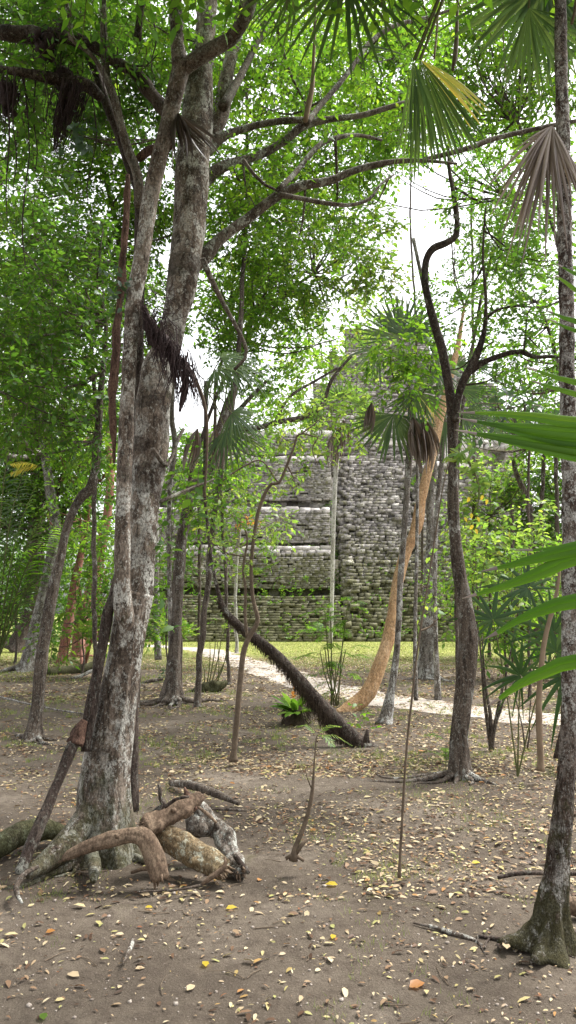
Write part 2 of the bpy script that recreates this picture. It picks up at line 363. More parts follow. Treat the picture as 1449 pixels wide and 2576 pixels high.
def sprays(mb, c, d, SL, K, ll, lw, droop=0.35, m=0, mt=1, six=False, twig=True, tw=0.0025):
    n = len(c)
    if n == 0: return
    d = unit(d)
    up = np.array([0, 0, 1.0]); side = unit(np.cross(d, up + 0.01 * rng.normal(size=(n, 3))))
    for j in range(K):
        t = (j + 0.6) / K
        b = c + d * SL * t + up * (-droop * 0.4 * SL * t * t)
        sg = 1 if j % 2 else -1
        dd = unit(d * 0.55 + side * sg * (1.0 if j < K - 1 else 0.1) + rng.normal(size=(n, 3)) * 0.33 - up * droop)
        nr = unit(up + rng.normal(size=(n, 3)) * 0.55)
        s = rng.uniform(0.5, 1.4, n)
        leaf_quads(mb, b, dd, nr, ll * s, lw * s, m, six)
    if twig:
        e = c + d * SL - up * droop * 0.4 * SL
        o1 = side * tw; o2 = up * tw
        v = np.stack([c - o1, c + o1, c + o2 * 1.6, e - o1 * .5, e + o1 * .5, e + o2], 1).reshape(-1, 3); k = np.arange(n)[:, None] * 6
        mb.add(v, np.concatenate([k + [0, 1, 4, 3], k + [1, 2, 5, 4], k + [2, 0, 3, 5]]), None, mt)

def crown(parent, blobs, mat, ll=0.07, lw=0.034, K=7, SL=None, droop=0.35, six=False, barkm=None, skel=None, name='crown', fill=1.0, yd=1.2, limbs=True, holes=0.45):
    """blobs: (px, py, Y, r px, density)"""
    SL = SL or ll * 3.0
    mb = MB()
    for bi, (px, py, Yb, rp, dens) in enumerate(blobs):
        c = P(px, py, Yb); r = rp * pxm(py, Yb)
        n = int(dens * fill * math.pi * r * r / (0.25 * ll * lw) / K)
        q = rng.normal(size=(int(n / (1 - holes) * 1.15) + 4, 3)); q = unit(q) * (rng.random((len(q), 1)) ** 0.42)
        q *= np.array([r, r * yd, r])
        # uneven outline and gaps: thin out by a clump noise
        pts = c + q
        nz = np.array([mnoise.noise(Vector(p * (1.25 / max(r, .3)) + 11.3 * bi)) + 0.55 * mnoise.noise(Vector(p * (4.0 / max(r, .3)))) for p in pts])
        thq = np.quantile(nz, holes); pts = pts[nz > thq]; q = q[nz > thq]
        pts = pts[:n]; q = q[:n]
        dd = unit(q + 1e-6) * 0.8 + rng.normal(size=q.shape) * 0.7 + np.array([0, 0, -0.15])
        sprays(mb, pts, dd, SL, K, ll, lw, droop, six=six, tw=ll * .045)
        if skel is not None and limbs:
            sk = np.asarray(skel)[:, :3]; j = np.argmin(np.linalg.norm(sk - c, axis=1) + 0.5 * np.maximum(0, sk[:, 2] - c[2])); s = sk[j]
            for q_ in range(3 if r > 0.6 else 1):
                e = c + rng.normal(size=3) * r * 0.55
                mid = (s * .5 + e * .5) + np.array([rng.normal() * .1 * r, rng.normal() * .1 * r, -0.12 * np.linalg.norm(e - s)])
                dl = np.linalg.norm(e - s); r0 = min(0.011 * dl + 0.006, float(np.asarray(skel)[j, 3]) * 0.6 + .004)
                lb = MB(); tube(lb, [[*s, r0], [*mid, r0 * .7], [*e, r0 * .25]], seg=6, step=max(0.12, dl / 8), wob=0.06 * min(1, r), cap=False, seed=bi + q_)
                # forking twigs
                for f in range(5):
                    a = mid * (1 - f / 5) + e * (f / 5); b = a + rng.normal(size=3) * r * 0.35
                    tube(lb, [[*a, r0 * .35], [*b, r0 * .12]], seg=4, step=max(.12, r / 4), wob=0.04 * min(1, r), cap=False, seed=f)
                lb.build('branch', barkm, parent, smooth=True)
    if mb.n == 0: return None
    return mb.build(name, [mat, M['brownstem']], parent)


# ------------------------------------------------------------------ palms
def blade_strip(mb, pts, wid, side, nrm, fold=0.25, m=0):
    """folded strip: pts (k,3), half widths (k), side (3) or (k,3), normal (3)"""
    pts = np.asarray(pts); k = len(pts); wid = np.asarray(wid)[:, None]
    side = np.broadcast_to(side, pts.shape); nrm = np.broadcast_to(nrm, pts.shape)
    v = np.stack([pts - side * wid, pts + nrm * wid * fold, pts + side * wid], 1).reshape(-1, 3)
    i = np.arange(k - 1)[:, None] * 3
    mb.add(v, np.concatenate([i + [0, 1, 4, 3], i + [1, 2, 5, 4]]), None, m)

def fan(mb, hub, axis, nrm, Rr, nseg=28, spread=200, droop=0.25, split=0.42, m=0, jit=0.05, fold=0.35, wmul=1.0, k=8, tipdroop=0.0):
    axis = unit(np.array(axis, float)); nrm = np.array(nrm, float); side = unit(np.cross(nrm, axis)); nrm = unit(np.cross(axis, side))
    dth = R(spread) / nseg
    for i in range(nseg):
        th = R(-spread / 2) + dth * (i + .5) + rng.normal() * dth * 0.15
        d = math.cos(th) * axis + math.sin(th) * side; sd = -math.sin(th) * axis + math.cos(th) * side
        Li = Rr * (0.72 + 0.28 * math.cos(th * 0.75)) * (1 + rng.normal() * jit)
        s = np.linspace(0.02, 1, k)
        dr = droop * (1 + rng.normal() * .2)
        p = hub + d * (Li * s)[:, None] + np.array([0, 0, -1]) * (dr * Li * s ** 2 + tipdroop * Li * np.clip(s - .55, 0, 1) ** 1.5)[:, None] + nrm * (0.1 * Li * math.cos(th) * s * 0.3)[:, None]
        w = np.where(s < split, s * Li * dth * .5 * 1.02, 0)
        ws = split * Li * dth * .5
        w = np.where(s >= split, ws * np.clip((1 - s) / (1 - split), 0.03, 1) ** 0.55, w) * wmul
        blade_strip(mb, p, w, sd, nrm, fold, m)

def deadfan(mb, hub, L, n=18, spread=0.35, m=0, lean=(0, 0)):
    for i in range(n):
        a = rng.uniform(0, 2 * math.pi); q = spread * rng.uniform(.1, 1)
        d = unit(np.array([math.cos(a) * q + lean[0], math.sin(a) * q + lean[1], -1.0])); sd = unit(np.cross(d, [math.cos(a + 1), math.sin(a + 1), 0]))
        Li = L * rng.uniform(.7, 1.05); s = np.linspace(0, 1, 6)
        p = hub + d * (Li * s)[:, None] + np.array([math.cos(a), math.sin(a), 0]) * (0.10 * L * np.sin(s * 3.0))[:, None]
        w = 0.018 * L * np.array([.5, 1.4, 1.7, 1.3, .8, .12])
        blade_strip(mb, p, w, sd, np.cross(d, sd), 0.8, m)

def frond(parent, base, hub, axis, nrm, Rr, mat, petiole=0.008, name='frond', label=None, stemm='stem', **kw):
    mb = MB(); base = np.array(base, float); hub = np.array(hub, float)
    fan(mb, hub, axis, nrm, Rr, **kw)
    mid = (base + hub) / 2 + np.array([0, 0, 0.12 * np.linalg.norm(hub - base)])
    if np.linalg.norm(hub - base) > 0.02:
        tube(mb, [[*base, petiole * 1.3], [*mid, petiole], [*(hub), petiole * .8]], seg=5, step=0.12, m=1, cap=False)
    o = mb.build(name, [mat, M[stemm]], parent)
    if label: o['label'] = label
    return o

def pinnate(mb, pts, n=30, ll=0.3, lw=0.02, droop=0.25, m=0, mt=1, r0=0.006, ang=55, start=.15):
    pts = np.asarray(pts, float); c = catmull(np.column_stack([pts, np.full(len(pts), r0)]), np.linalg.norm(pts[-1] - pts[0]) / 14)
    c[:, 3] = np.linspace(r0, r0 * .25, len(c)); tube(mb, c, seg=4, step=9, m=mt, cap=False)
    xyz = c[:, :3]; t = np.linspace(start, 1, n); idx = t * (len(xyz) - 1); i0 = np.clip(idx.astype(int), 0, len(xyz) - 2); f = (idx - i0)[:, None]
    b = xyz[i0] * (1 - f) + xyz[i0 + 1] * f; tn = unit(xyz[i0 + 1] - xyz[i0])
    sd = unit(np.cross(tn, [0, 0, 1.0])); up = np.cross(sd, tn)
    for sg in (-1, 1):
        d = unit(tn * math.cos(R(ang)) + sd * sg * math.sin(R(ang)) + rng.normal(size=b.shape) * .08)
        prof = np.sin(np.clip((t - start) / (1 - start) * .8 + .18, 0, 1) * math.pi) ** .6
        for j in range(n):
            Lj = ll * prof[j] * rng.uniform(.85, 1.1); s = np.linspace(0, 1, 5)
            p = b[j] + d[j] * (Lj * s)[:, None] + np.array([0, 0, -1]) * (droop * Lj * s ** 2)[:, None]
            blade_strip(mb, p, lw * .5 * np.array([.4, 1, 1, .7, .05]), unit(np.cross(d[j], up[j])), up[j], .25, m)

# ------------------------------------------------------------------ stone ruin
def stone_mat():
    m, nt, ns, L = newmat('weathered_limestone')
    v = coords(nt, world=True); a = noise(nt, v, 0.55, 5, 0.6); b = noise(nt, v, 4.5, 8, 0.7); c3 = noise(nt, v, 17, 5, 0.7)
    g = N(nt, 'ShaderNodeNewGeometry')
    r = ramp(nt, [(0.0, (0.20, 0.18, 0.165)), (0.5, (0.33, 0.305, 0.28)), (0.85, (0.44, 0.41, 0.38)), (1.0, (0.60, 0.57, 0.53))]); L.new(g.outputs['Random Per Island'], r.inputs[0])
    c = mixc(nt, mul(nt, thr(nt, a, 0.40, 0.56), .7), r.outputs[0], mixc(nt, thr(nt, noise(nt, v, 1.8, 6, 0.7), .42, .58), (0.12, 0.11, 0.113), (0.29, 0.27, 0.265)))
    c = mixc(nt, mul(nt, thr(nt, c3, 0.57, 0.64), 0.65), c, (0.42, 0.40, 0.385))
    c = mixc(nt, mul(nt, thr(nt, c3, 0.45, 0.36), 0.6), c, (0.07, 0.06, 0.055))
    sx = N(nt, 'ShaderNodeSeparateXYZ'); L.new(g.outputs['Position'], sx.inputs[0])
    low = thr(nt, sx.outputs['Z'], 7.0, 0.5)
    mf = thr(nt, mul(nt, b, mul(nt, low, 0.22), 'ADD'), 0.50, 0.62)
    c = mixc(nt, mul(nt, mf, 0.75), c, (0.13, 0.13, 0.05))
    p = N(nt, 'ShaderNodeBsdfPrincipled'); p.inputs['Roughness'].default_value = 0.95; p.inputs['Specular IOR Level'].default_value = 0.1
    L.new(c, p.inputs['Base Color'])
    bp = N(nt, 'ShaderNodeBump'); bp.inputs['Strength'].default_value = 0.8; bp.inputs['Distance'].default_value = 0.06
    L.new(mul(nt, b, c3, 'ADD'), bp.inputs['Height']); L.new(bp.outputs[0], p.inputs['Normal'])
    o = N(nt, 'ShaderNodeOutputMaterial'); L.new(p.outputs[0], o.inputs[0]); return m
STONE = stone_mat()
PALEST = simple('pale_limestone', (0.36, 0.33, 0.30), (0.66, 0.63, 0.60), 1.6, bump=0.8, bscale=5, bdist=0.06)
CUBE = np.array([[-1, -1, -1], [1, -1, -1], [1, 1, -1], [-1, 1, -1], [-1, -1, 1], [1, -1, 1], [1, 1, 1], [-1, 1, 1]]) * .5
CF = np.array([[0, 3, 2, 1], [4, 5, 6, 7], [0, 1, 5, 4], [1, 2, 6, 5], [2, 3, 7, 6], [3, 0, 4, 7]])
def stones(mb, cx, cy, cz, sx, sy, sz, jit=0.14, m=0, yaw=0.08):
    n = len(cx); s = np.stack([sx, sy, sz], 1)
    v = CUBE[None] + rng.normal(size=(n, 8, 3)) * jit * .55
    v = v * s[:, None, :]
    a = rng.normal(size=n) * yaw; ca, sa = np.cos(a)[:, None], np.sin(a)[:, None]
    x = v[..., 0] * ca - v[..., 1] * sa; y = v[..., 0] * sa + v[..., 1] * ca
    v = np.stack([x + cx[:, None], y + cy[:, None], v[..., 2] + cz[:, None]], -1)
    mb.add(v.reshape(-1, 3), (np.arange(n)[:, None, None] * 8 + CF[None]).reshape(-1, 4), None, m)
def course(mb, x0, x1, y, z, h, bw=0.38, dep=0.5, yj=0.05, jit=.08, m=0, axis='x'):
    L = abs(x1 - x0); n = max(1, int(L / bw)); w = rng.uniform(.55, 1.5, n); w = w / w.sum() * L
    c = min(x0, x1) + np.cumsum(w) - w / 2
    if axis == 'x' and n > 6:
        k_ = rng.random(n) > .03; er = np.array([mnoise.noise(Vector((q * .55, z * .8, y * .3))) for q in c]); y = y + er * .16; z = z + np.array([mnoise.noise(Vector((q * .25, 3.3, z * .1))) for q in c]) * .07
        y = np.where(k_, y, y + .25)
    yy = y + dep / 2 + rng.normal(size=n) * yj; hz = h * rng.uniform(.92, 1.18, n)
    if axis == 'x': stones(mb, c, yy, np.full(n, z) + h / 2 + rng.normal(size=n) * h * .06, w * 1.0, np.full(n, dep), hz, jit * .8, m)
    else: stones(mb, yy - dep / 2 + rng.normal(size=n) * .02, c, np.full(n, z) + h / 2, np.full(n, dep), w * .97, hz, jit, m)
def wall(mb, x0, x1, y, z0, z1, batter=0.25, ch=0.2, bw=.38, dep=.5, yj=.05, jit=.12, m=0):
    n = max(1, round((z1 - z0) / ch)); ch = (z1 - z0) / n
    for i in range(n): course(mb, x0, x1, y + batter * i * ch, z0 + i * ch, ch, bw, dep, yj, jit, m)
def ZY(py, Yd): return P(W / 2, py, Yd)[2]
def XY_(px, py, Yd): return P(px, py, Yd)[0]
ruin = thing('temple_ruin', (3.0, 46, 0), 'stepped grey stone temple ruin with broad central stairway beyond the lawn', 'ruin')
XL, XS, XE, XR = -11.5, XY_(862, 1500, 44), XY_(1075, 1500, 44), 19.0
BY = 41.0
# low steps in front
mb = MB()
for i in range(6):
    for k in range(3): course(mb, XL + i * .1, XS - .2, BY + i * .42 + .04 * k, i * .42 + .14 * k, .14, .5, .7, .05, .1)
mb.build('low_steps', STONE, ruin); mb = MB()
for i in range(5):
    course(mb, XE - .3, XY_(1290, 1600, BY) - i * .25, BY + .3 + i * .45, i * .40, .2, .5, .7, .07)
    course(mb, XE - .3, XY_(1290, 1600, BY) - i * .25, BY + .33 + i * .45, .2 + i * .40, .2, .5, .7, .07)
mb.build('low_steps', STONE, ruin)
def tier(py_bot, py_top, Yd, x0, x1, rec, name='terrace', pale_top=0.0):
    """a recessed footing course under a battered wall face"""
    z0, z1 = ZY(py_bot, Yd), ZY(py_top, Yd); mb = MB()
    zr = z0 + (z1 - z0) * rec
    if rec > 0: wall(mb, x0, x1, Yd + .55, z0 - .2, zr, 0, .38, .55, .5, .1, .2)
    wall(mb, x0, x1, Yd, zr, z1, .18, .125, .42, .62, .02, .05)
    wall(mb, x0, x1, Yd + .18 * (z1 - zr) + .1, z1, z1 + .25, .1, .25, .4, .5, .05, .14)
    mb.build(name, STONE, ruin)
    mb = MB(); wall(mb, x0, x1, Yd + .18 * (z1 - zr) + .75, z1 - .05, z1 + pale_top, .2, .3, .7, 1.6, .05, .1)
    if pale_top > 0: mb.build('pale_ledge', PALEST, ruin)
    return z1
LX = XL + 1
tier(1503, 1400, 44.2, LX, XS - .5, .22, pale_top=.75)
tier(1385, 1292, 46.0, LX + .6, XS - .6, .22, pale_top=.55)
tier(1268, 1162, 47.8, LX + 1.5, XS - .4, .10, pale_top=.65)
tier(1142, 1100, 49.8, LX + 3.5, XS + .4, .0, pale_top=.7)
# stairway
mb = MB(); nst = 56; ztop = ZY(1178, 50.2); sh = ztop / nst; run = (50.2 - BY - .3) / nst
for i in range(nst):
    xl = XS + .25 + .012 * i; xr = XE + .85 - .03 * i
    course(mb, xl, xr, BY + .3 + run * i + rng.normal() * .03, sh * i, sh, .38, .8, .10, .16)
    # tumbled side blocks
    for sx_ in (xl - .1, xr + .05):
        n = 2; stones(mb, np.full(n, sx_) + rng.normal(size=n) * .15, np.full(n, BY + .6 + run * i) + rng.normal(size=n) * .2, np.full(n, sh * (i + .5)), np.full(n, .4), np.full(n, .6), np.full(n, sh * 1.3), .25)
# side cheeks of the stair mass
for k in range(16):
    y0 = BY + .5 + k * .55; z1 = min(ztop, (k + .2) * .55 / run * sh)
    if z1 > .3:
        nn = max(1, int(z1 / .28))
        for sx_ in (XS + .2, XE + .6 - .02 * k):
            stones(mb, np.full(nn, sx_) + rng.normal(size=nn) * .05, np.full(nn, y0), (np.arange(nn) + .5) * .28, np.full(nn, .5), np.full(nn, .56), np.full(nn, .29), .12)
mb.build('stairway', STONE, ruin)
# upper blocks of the stair top and higher temple body
mb = MB()
zt = ztop
for (pb, pt_, Yd, x0, x1, b) in ((1185, 1142, 50.6, XS - .2, XE + .6, .5), (1142, 1096, 52, XS - 2.5, XE + 3.0, .4), (1098, 1030, 54.5, XY_(770, 1050, 54.5), XY_(1330, 1050, 54.5), .45), (1030, 950, 57.5, XY_(790, 1000, 57.5), XY_(1260, 1000, 57.5), .5), (950, 880, 61, XY_(830, 900, 61), XY_(1180, 900, 61), .5), (880, 815, 64, XY_(870, 850, 64), XY_(1080, 850, 64), .4)):
    wall(mb, x0, x1, Yd, ZY(pb, Yd) - .4, ZY(pt_, Yd), b, .2, .5, .8, .08, .12)
mb.build('upper_temple', STONE, ruin)
mb = MB()
for (x0, x1, Yd, pb, pt_) in ((XE + .7, XE + 2.2, 48.5, 1345, 1150), (XY_(1130, 1100, 53), XY_(1449, 1100, 53), 53, 1130, 1085)):
    wall(mb, x0, x1, Yd, ZY(pb, Yd), ZY(pt_, Yd), .25, .3, .6, .8, .08, .14)
mb.build('pale_side_wall', PALEST, ruin)
# right flank terraces
mb = MB()
for (pb, pt_, Yd, x1) in ((1560, 1402, 44.4, XR - 1), (1400, 1292, 46.2, XR - 2), (1288, 1166, 48.2, XR - 3.4)):
    wall(mb, XE + .3, x1, Yd, ZY(pb, Yd) - .4, ZY(pt_, Yd), .3, .24, .42, .7, .06, .14)
mb.build('side_terrace', STONE, ruin)
# solid core behind the faces
mb = MB()
def slab(mb, x0, x1, y0, y1, z0, z1, m=0):
    stones(mb, np.array([(x0 + x1) / 2]), np.array([(y0 + y1) / 2]), np.array([(z0 + z1) / 2]), np.array([x1 - x0]), np.array([y1 - y0]), np.array([z1 - z0]), 0, m, 0)
slab(mb, XL + 1.5, XR - 1.6, 45.8, 75, -.3, ZY(1405, 45)); slab(mb, XL + 3, XR - 2.6, 48.2, 74, 0, ZY(1295, 46.8)); slab(mb, XL + 4, XR - 4, 50.9, 73, 0, ZY(1170, 48.6))
slab(mb, XL + 5.5, XR - 6, 52.6, 72, 0, ZY(1105, 52.2)); slab(mb, XY_(790, 1050, 57), XY_(1310, 1050, 57), 56.5, 71, 0, ZY(1036, 55.5))
slab(mb, XY_(805, 1000, 59), XY_(1240, 1000, 59), 60, 70, 0, ZY(960, 59)); slab(mb, XY_(850, 900, 63), XY_(1160, 900, 63), 63, 70, 0, ZY(890, 62.5))
mb.build('core', STONE, ruin)
# weeds growing out of the joints
mb = MB()
n = 900
wz = rng.random(n) ** 1.6 * 8.5; wx = rng.uniform(XL + 1.2 + wz * .45, XR - 6 - wz * .5, n); wy = 41.0 + wz * .92 + rng.uniform(-.1, .5, n)
c = np.column_stack([wx, wy, wz + .1])
dd = rng.normal(size=(n, 3)) * .6 + np.array([0, -.4, .7])
sprays(mb, c, dd, .4, 8, .16, .07, .1)
# greener seam left of the stairway
n = 260; zz = rng.random(n) * 9; c = np.column_stack([XS - .25 + rng.normal(size=n) * .35, 43.4 + zz * .6 + rng.normal(size=n) * .2, zz])
sprays(mb, c, rng.normal(size=(n, 3)) + np.array([0, -.8, .1]), .4, 8, .15, .07, .3)
o = mb.build('joint_weed', [M['leaf'], M['brownstem']], ruin); o['kind'] = 'stuff'

# ------------------------------------------------------------------ trees
def gbase(px, py):
    g = G(px, py); g[2] = float(hgt(g[0], g[1])); return g
def tree(name, base, label, cat='tree', group=None): return thing(name, base, label, cat, group)
def part_tube(parent, name, pts, mat, label=None, **kw):
    mb = MB(); c = tube(mb, pts, **kw); o = mb.build(name, mat, parent, smooth=True)
    if label: o['label'] = label
    return c
def roots(parent, base, specs, mat, r=0.03, sink=0.01):
    """specs: (angle deg, length, radius) surface roots crawling away from the base"""
    for (a, L, rr) in specs:
        n = 6; pts = []; ang = R(a)
        for i in range(n):
            f = i / (n - 1); ang += rng.normal() * .22
            x = base[0] + math.cos(ang) * L * f; y = base[1] + math.sin(ang) * L * f
            pts.append([x, y, float(hgt(x, y)) + rr * (.9 - .9 * f) + (rr * 1.6 * (1 - f) ** 4) - .004, rr * (1 - .75 * f)])
        part_tube(parent, 'root', pts, mat, seg=7, step=.06, rough=.12, wob=.02, cap=False, seed=a)

# ---- main double stemmed tree in the foreground
b = gbase(262, 2135); YM = 5.15
t = tree('double_stemmed_tree', (b[0], YM, 0), 'large pale lichened tree splitting into two stems, dead logs piled at its foot')
trunk = T([(256, 2172, 190), (260, 2115, 150), (262, 2060, 130), (263, 2000, 124), (274, 1900, 114), (288, 1820, 98), (301, 1738, 88), (312, 1660, 84), (322, 1600, 84), (332, 1545, 86), (345, 1490, 80)], YM, YM + .05)
part_tube(t, 'trunk', trunk, M['lichbark'], seg=72, step=.025, rough=.10, rscale=5, flute=[(2, .07, 3.0, .4), (5, .13, .40, 1.0), (9, .04, 2.0, 0), (17, .022, 50, 1), (23, .018, 50, 2)], seed=3)
sa = T([(330, 1640, 30, 5.16), (322, 1590, 50, 5.12), (310, 1520, 56, 5.06), (308, 1440, 46), (309, 1300, 44), (313, 1200, 44), (318, 1050, 42), (326, 900, 40), (333, 780, 41), (348, 690, 44), (364, 600, 44), (378, 500, 46), (400, 400, 46), (426, 300, 46), (442, 225, 48), (457, 168, 50)], YM - .1, YM - .2, k=.88)
ca = part_tube(t, 'stem', sa, M['lichbark'], seg=24, step=.035, rough=.10, rscale=8, seed=8, label='slender left stem with pale bands')
sb = T([(340, 1530, 76), (354, 1413, 70), (361, 1290, 78), (371, 1220, 80), (381, 1094, 88), (388, 1000, 84), (397, 930, 82), (420, 870, 72), (441, 800, 66), (461, 694, 80), (470, 620, 80), (477, 520, 84), (484, 430, 88), (492, 340, 84), (499, 260, 76), (506, 180, 64), (516, 90, 54), (524, -20, 48), (530, -160, 36)], YM + .15, YM + .9, k=.95)
cb = part_tube(t, 'stem', sb, M['lichbark'], seg=32, step=.035, rough=.12, rscale=6, flute=[(2, .07, 9, 0)], seed=12, label='thick right stem leaning right')
BR = []
def br(pts, Y0, Y1, par=None, mat='limbbark', name='branch', seg=10, step=.06, rough=.10, **kw):
    c = part_tube(par or t, name, T(pts, Y0, Y1), M[mat], seg=seg, step=step, rough=rough, rscale=9, cap=True, seed=len(BR), **kw); BR.append(c); return c
br([(457, 175, 46), (447, 120, 36), (444, 60, 34), (440, 0, 33), (436, -120, 28)], YM - .2, YM - .1, mat='lichbark')
br([(452, 178, 40), (500, 145, 36), (545, 118, 36), (580, 98, 34), (605, 66, 32), (628, 20, 30), (645, -60, 26)], YM - .2, YM - .5)
br([(520, 370, 30), (555, 290, 42), (567, 210, 36), (580, 150, 32), (598, 80, 28), (615, 0, 24), (630, -100, 20)], YM + .85, YM + 1.3, mat='lichbark')
br([(560, 270, 26), (600, 200, 20), (640, 120, 17), (670, 60, 15), (690, -20, 12)], YM + .7, YM + 1.5)
b1 = br([(472, 690, 30), (515, 645, 40), (556, 600, 28), (620, 552, 26), (700, 492, 24), (765, 466, 24), (830, 455, 20), (895, 428, 18), (980, 408, 14), (1060, 404, 10), (1150, 412, 6)], YM + .66, YM + 1.0)
b1b = br([(700, 490, 15), (760, 500, 12), (815, 510, 11), (880, 516, 10), (930, 500, 9), (955, 466, 7), (990, 440, 5)], YM + .6, YM + 1.1)
b2 = br([(490, 490, 30), (545, 428, 30), (610, 404, 22), (665, 385, 20), (720, 352, 20), (765, 315, 22), (830, 300, 16), (910, 290, 14), (985, 268, 13), (1040, 255, 10), (1120, 262, 7), (1200, 235, 4)], YM + .78, YM + 1.6)
b3 = br([(515, 390, 24), (560, 345, 22), (610, 325, 18), (680, 308, 16), (740, 302, 16), (775, 304, 16)], YM + .82, YM + 1.1)
br([(770, 312, 16), (800, 272, 14), (850, 215, 14), (900, 150, 12), (930, 108, 12), (990, 66, 12), (1060, 48, 10), (1150, 20, 6)], YM + .95, YM + 2.0)
br([(700, 478, 14), (745, 432, 14), (800, 368, 13), (850, 346, 12), (900, 340, 10), (960, 352, 7)], YM + .6, YM + 1.4)
br([(612, 402, 10), (640, 440, 9), (668, 466, 8), (700, 480, 6)], YM + .5, YM + .6, seg=6)
br([(590, 930, 8), (620, 880, 9), (560, 760, 12), (530, 700, 16), (510, 650, 14)], YM + .8, YM + .4)
br([(1060, 404, 12), (1180, 372, 14), (1240, 350, 13), (1340, 326, 12), (1470, 300, 10)], YM + 1.3, YM + 1.5)
roots(t, (b[0], YM), [(200, .7, .045), (262, .40, .03), (340, .5, .03), (150, .6, .04), (20, .7, .03)], M['lichbark'])
part_tube(t, 'root', [[*(P(235, 1990, 5.12)), .03], [*(P(205, 2070, 5.02)), .085], [*(P(165, 2125, 4.9)), .085], [*(P(115, 2168, 4.78)), .065], [*(P(70, 2200, 4.65)), .03]], M['lichbark'], seg=14, step=.03, rough=.15, label='mossy buttress root reaching left')
part_tube(t, 'root', [[*(P(230, 2150, 4.9)), .045], [*(P(238, 2180, 4.7)), .04], [*(P(235, 2215, 4.5)), .02]], M['lichbark'], seg=10, step=.03, rough=.15)
skA = np.vstack([ca, cb] + BR)
crown(t, [(300, -900, 3.4, 700, .9), (900, -1000, 3.2, 800, .9), (-500, -1100, 3.0, 700, .8), (600, -680, 5.0, 420, .7), (1100, -760, 4.4, 460, .8), (0, -640, 5.2, 400, .8), (1500, -900, 3.6, 600, .8), (100, -2600, 1.6, 1300, .8), (1200, -2600, 1.6, 1300, .8)], M['leaf'], .095, .045, holes=.3)  # unseen leaf masses above the frame, added to shade the near ground
crown(t, [(620, 60, 6.5, 130, .5), (560, 160, 6.2, 110, .4), (760, 130, 7.0, 150, .5), (700, 260, 6.6, 130, .45), (900, 200, 7.4, 130, .55), (640, 470, 6.2, 110, .35), (800, 420, 6.6, 120, .4), (960, 330, 7, 110, .45), (730, 560, 6.6, 130, .45), (880, 560, 7, 100, .4), (1060, 300, 7.2, 110, .45),
          (430, 90, 5.8, 100, .4), (300, 60, 5.8, 130, .45), (1000, 130, 7.6, 130, .5)], M['leaf'], .06, .03, skel=skA, barkm=M['limbbark'], holes=.5)

br([(405, 1262, 10), (440, 1245, 9), (480, 1228, 7), (540, 1205, 5)], YM + .1, YM + .5, seg=6)
br([(385, 1130, 12), (420, 1170, 10), (450, 1100, 9), (462, 1080, 8)], YM + .1, YM + .6, seg=6)
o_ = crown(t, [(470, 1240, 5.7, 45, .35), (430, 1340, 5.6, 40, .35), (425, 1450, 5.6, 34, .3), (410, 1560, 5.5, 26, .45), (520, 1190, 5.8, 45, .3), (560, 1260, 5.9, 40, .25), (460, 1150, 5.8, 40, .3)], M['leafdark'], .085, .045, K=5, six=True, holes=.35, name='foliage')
mb = MB(); n_ = 34; c_ = P(302, 735, 4.95) + rng.normal(size=(n_, 3)) * [.07, .04, .09]; leaf_quads(mb, c_, unit(rng.normal(size=(n_, 3)) + [0, -.4, -.3]), rng.normal(size=(n_, 3)) + [0, -1, .6], .055, .034, 0, True)
tag(mb.build('climber', M['leafblue'], origin=P(302, 735, 4.95)), 'grey green climbing leaves wrapped on the slender pale stem', 'climber')
# ---- reddish dead wood strip behind the left stem
t2 = tree('rotten_wood_strip', P(290, 1160, 5.35), 'strip of reddish rotten wood standing behind the pale left stem', 'dead wood')
part_tube(t2, 'wood', T([(287, 1165, 8), (286, 1100, 18), (281, 1040, 22), (284, 960, 24), (292, 860, 22), (300, 760, 19), (306, 690, 20), (312, 600, 20), (318, 520, 17), (322, 440, 12)], 5.35, 5.45), M['redwood'], seg=14, step=.03, rough=.6, rscale=9)

# ---- dark limbs with epiphytes, upper left
t3 = tree('dark_branched_tree', P(330, 1640, 5.75) * [1, 1, 0], 'dark thin tree behind the pale double stem, its upper limbs bearded with hanging roots')
c1 = part_tube(t3, 'trunk', T([(330, 2040, 40), (330, 1900, 36), (335, 1600, 34), (345, 1300, 32), (345, 1000, 32), (348, 800, 30), (350, 700, 30), (352, 560, 28), (350, 480, 28), (330, 420, 30), (312, 370, 26), (300, 340, 24), (275, 280, 22), (255, 225, 24), (236, 165, 24), (205, 110, 22), (160, 70, 20), (115, 15, 18), (70, -60, 12)], 5.75, 5.9), M['darkbark'], seg=14, step=.05, rough=.15, rscale=8)
c2 = part_tube(t3, 'limb', T([(350, 520, 26), (345, 440, 26), (320, 370, 24), (300, 300, 22), (285, 240, 22), (268, 190, 20), (262, 100, 18), (258, 0, 16)], 5.6, 5.4), M['limbbark'], seg=10, step=.05, rough=.15)
c3 = part_tube(t3, 'limb', T([(255, 250, 34), (215, 215, 44), (170, 205, 48), (110, 192, 36), (40, 178, 30), (-60, 170, 26)], 5.7, 5.3, k=.75), M['darkbark'], seg=14, step=.04, rough=.35, rscale=9, wob=.02)
c4 = part_tube(t3, 'limb', T([(440, 300, 26), (400, 262, 44), (350, 200, 44), (300, 160, 40), (240, 120, 40), (180, 96, 44), (100, 88, 46), (30, 84, 50), (-60, 70, 40)], 5.5, 5.4, k=.75), M['darkbark'], seg=14, step=.04, rough=.45, rscale=9, wob=.02)
c5 = part_tube(t3, 'limb', T([(348, 400, 20), (372, 380, 22), (400, 372, 18), (440, 368, 14)], 5.6, 5.7), M['redwood'], seg=8, step=.04, rough=.15)
part_tube(t3, 'limb', T([(310, 340, 16), (290, 250, 16), (240, 150, 12), (180, 95, 14), (175, 40, 12), (150, -40, 10)], 5.4, 5.2), M['limbbark'], seg=8, step=.05, rough=.1)
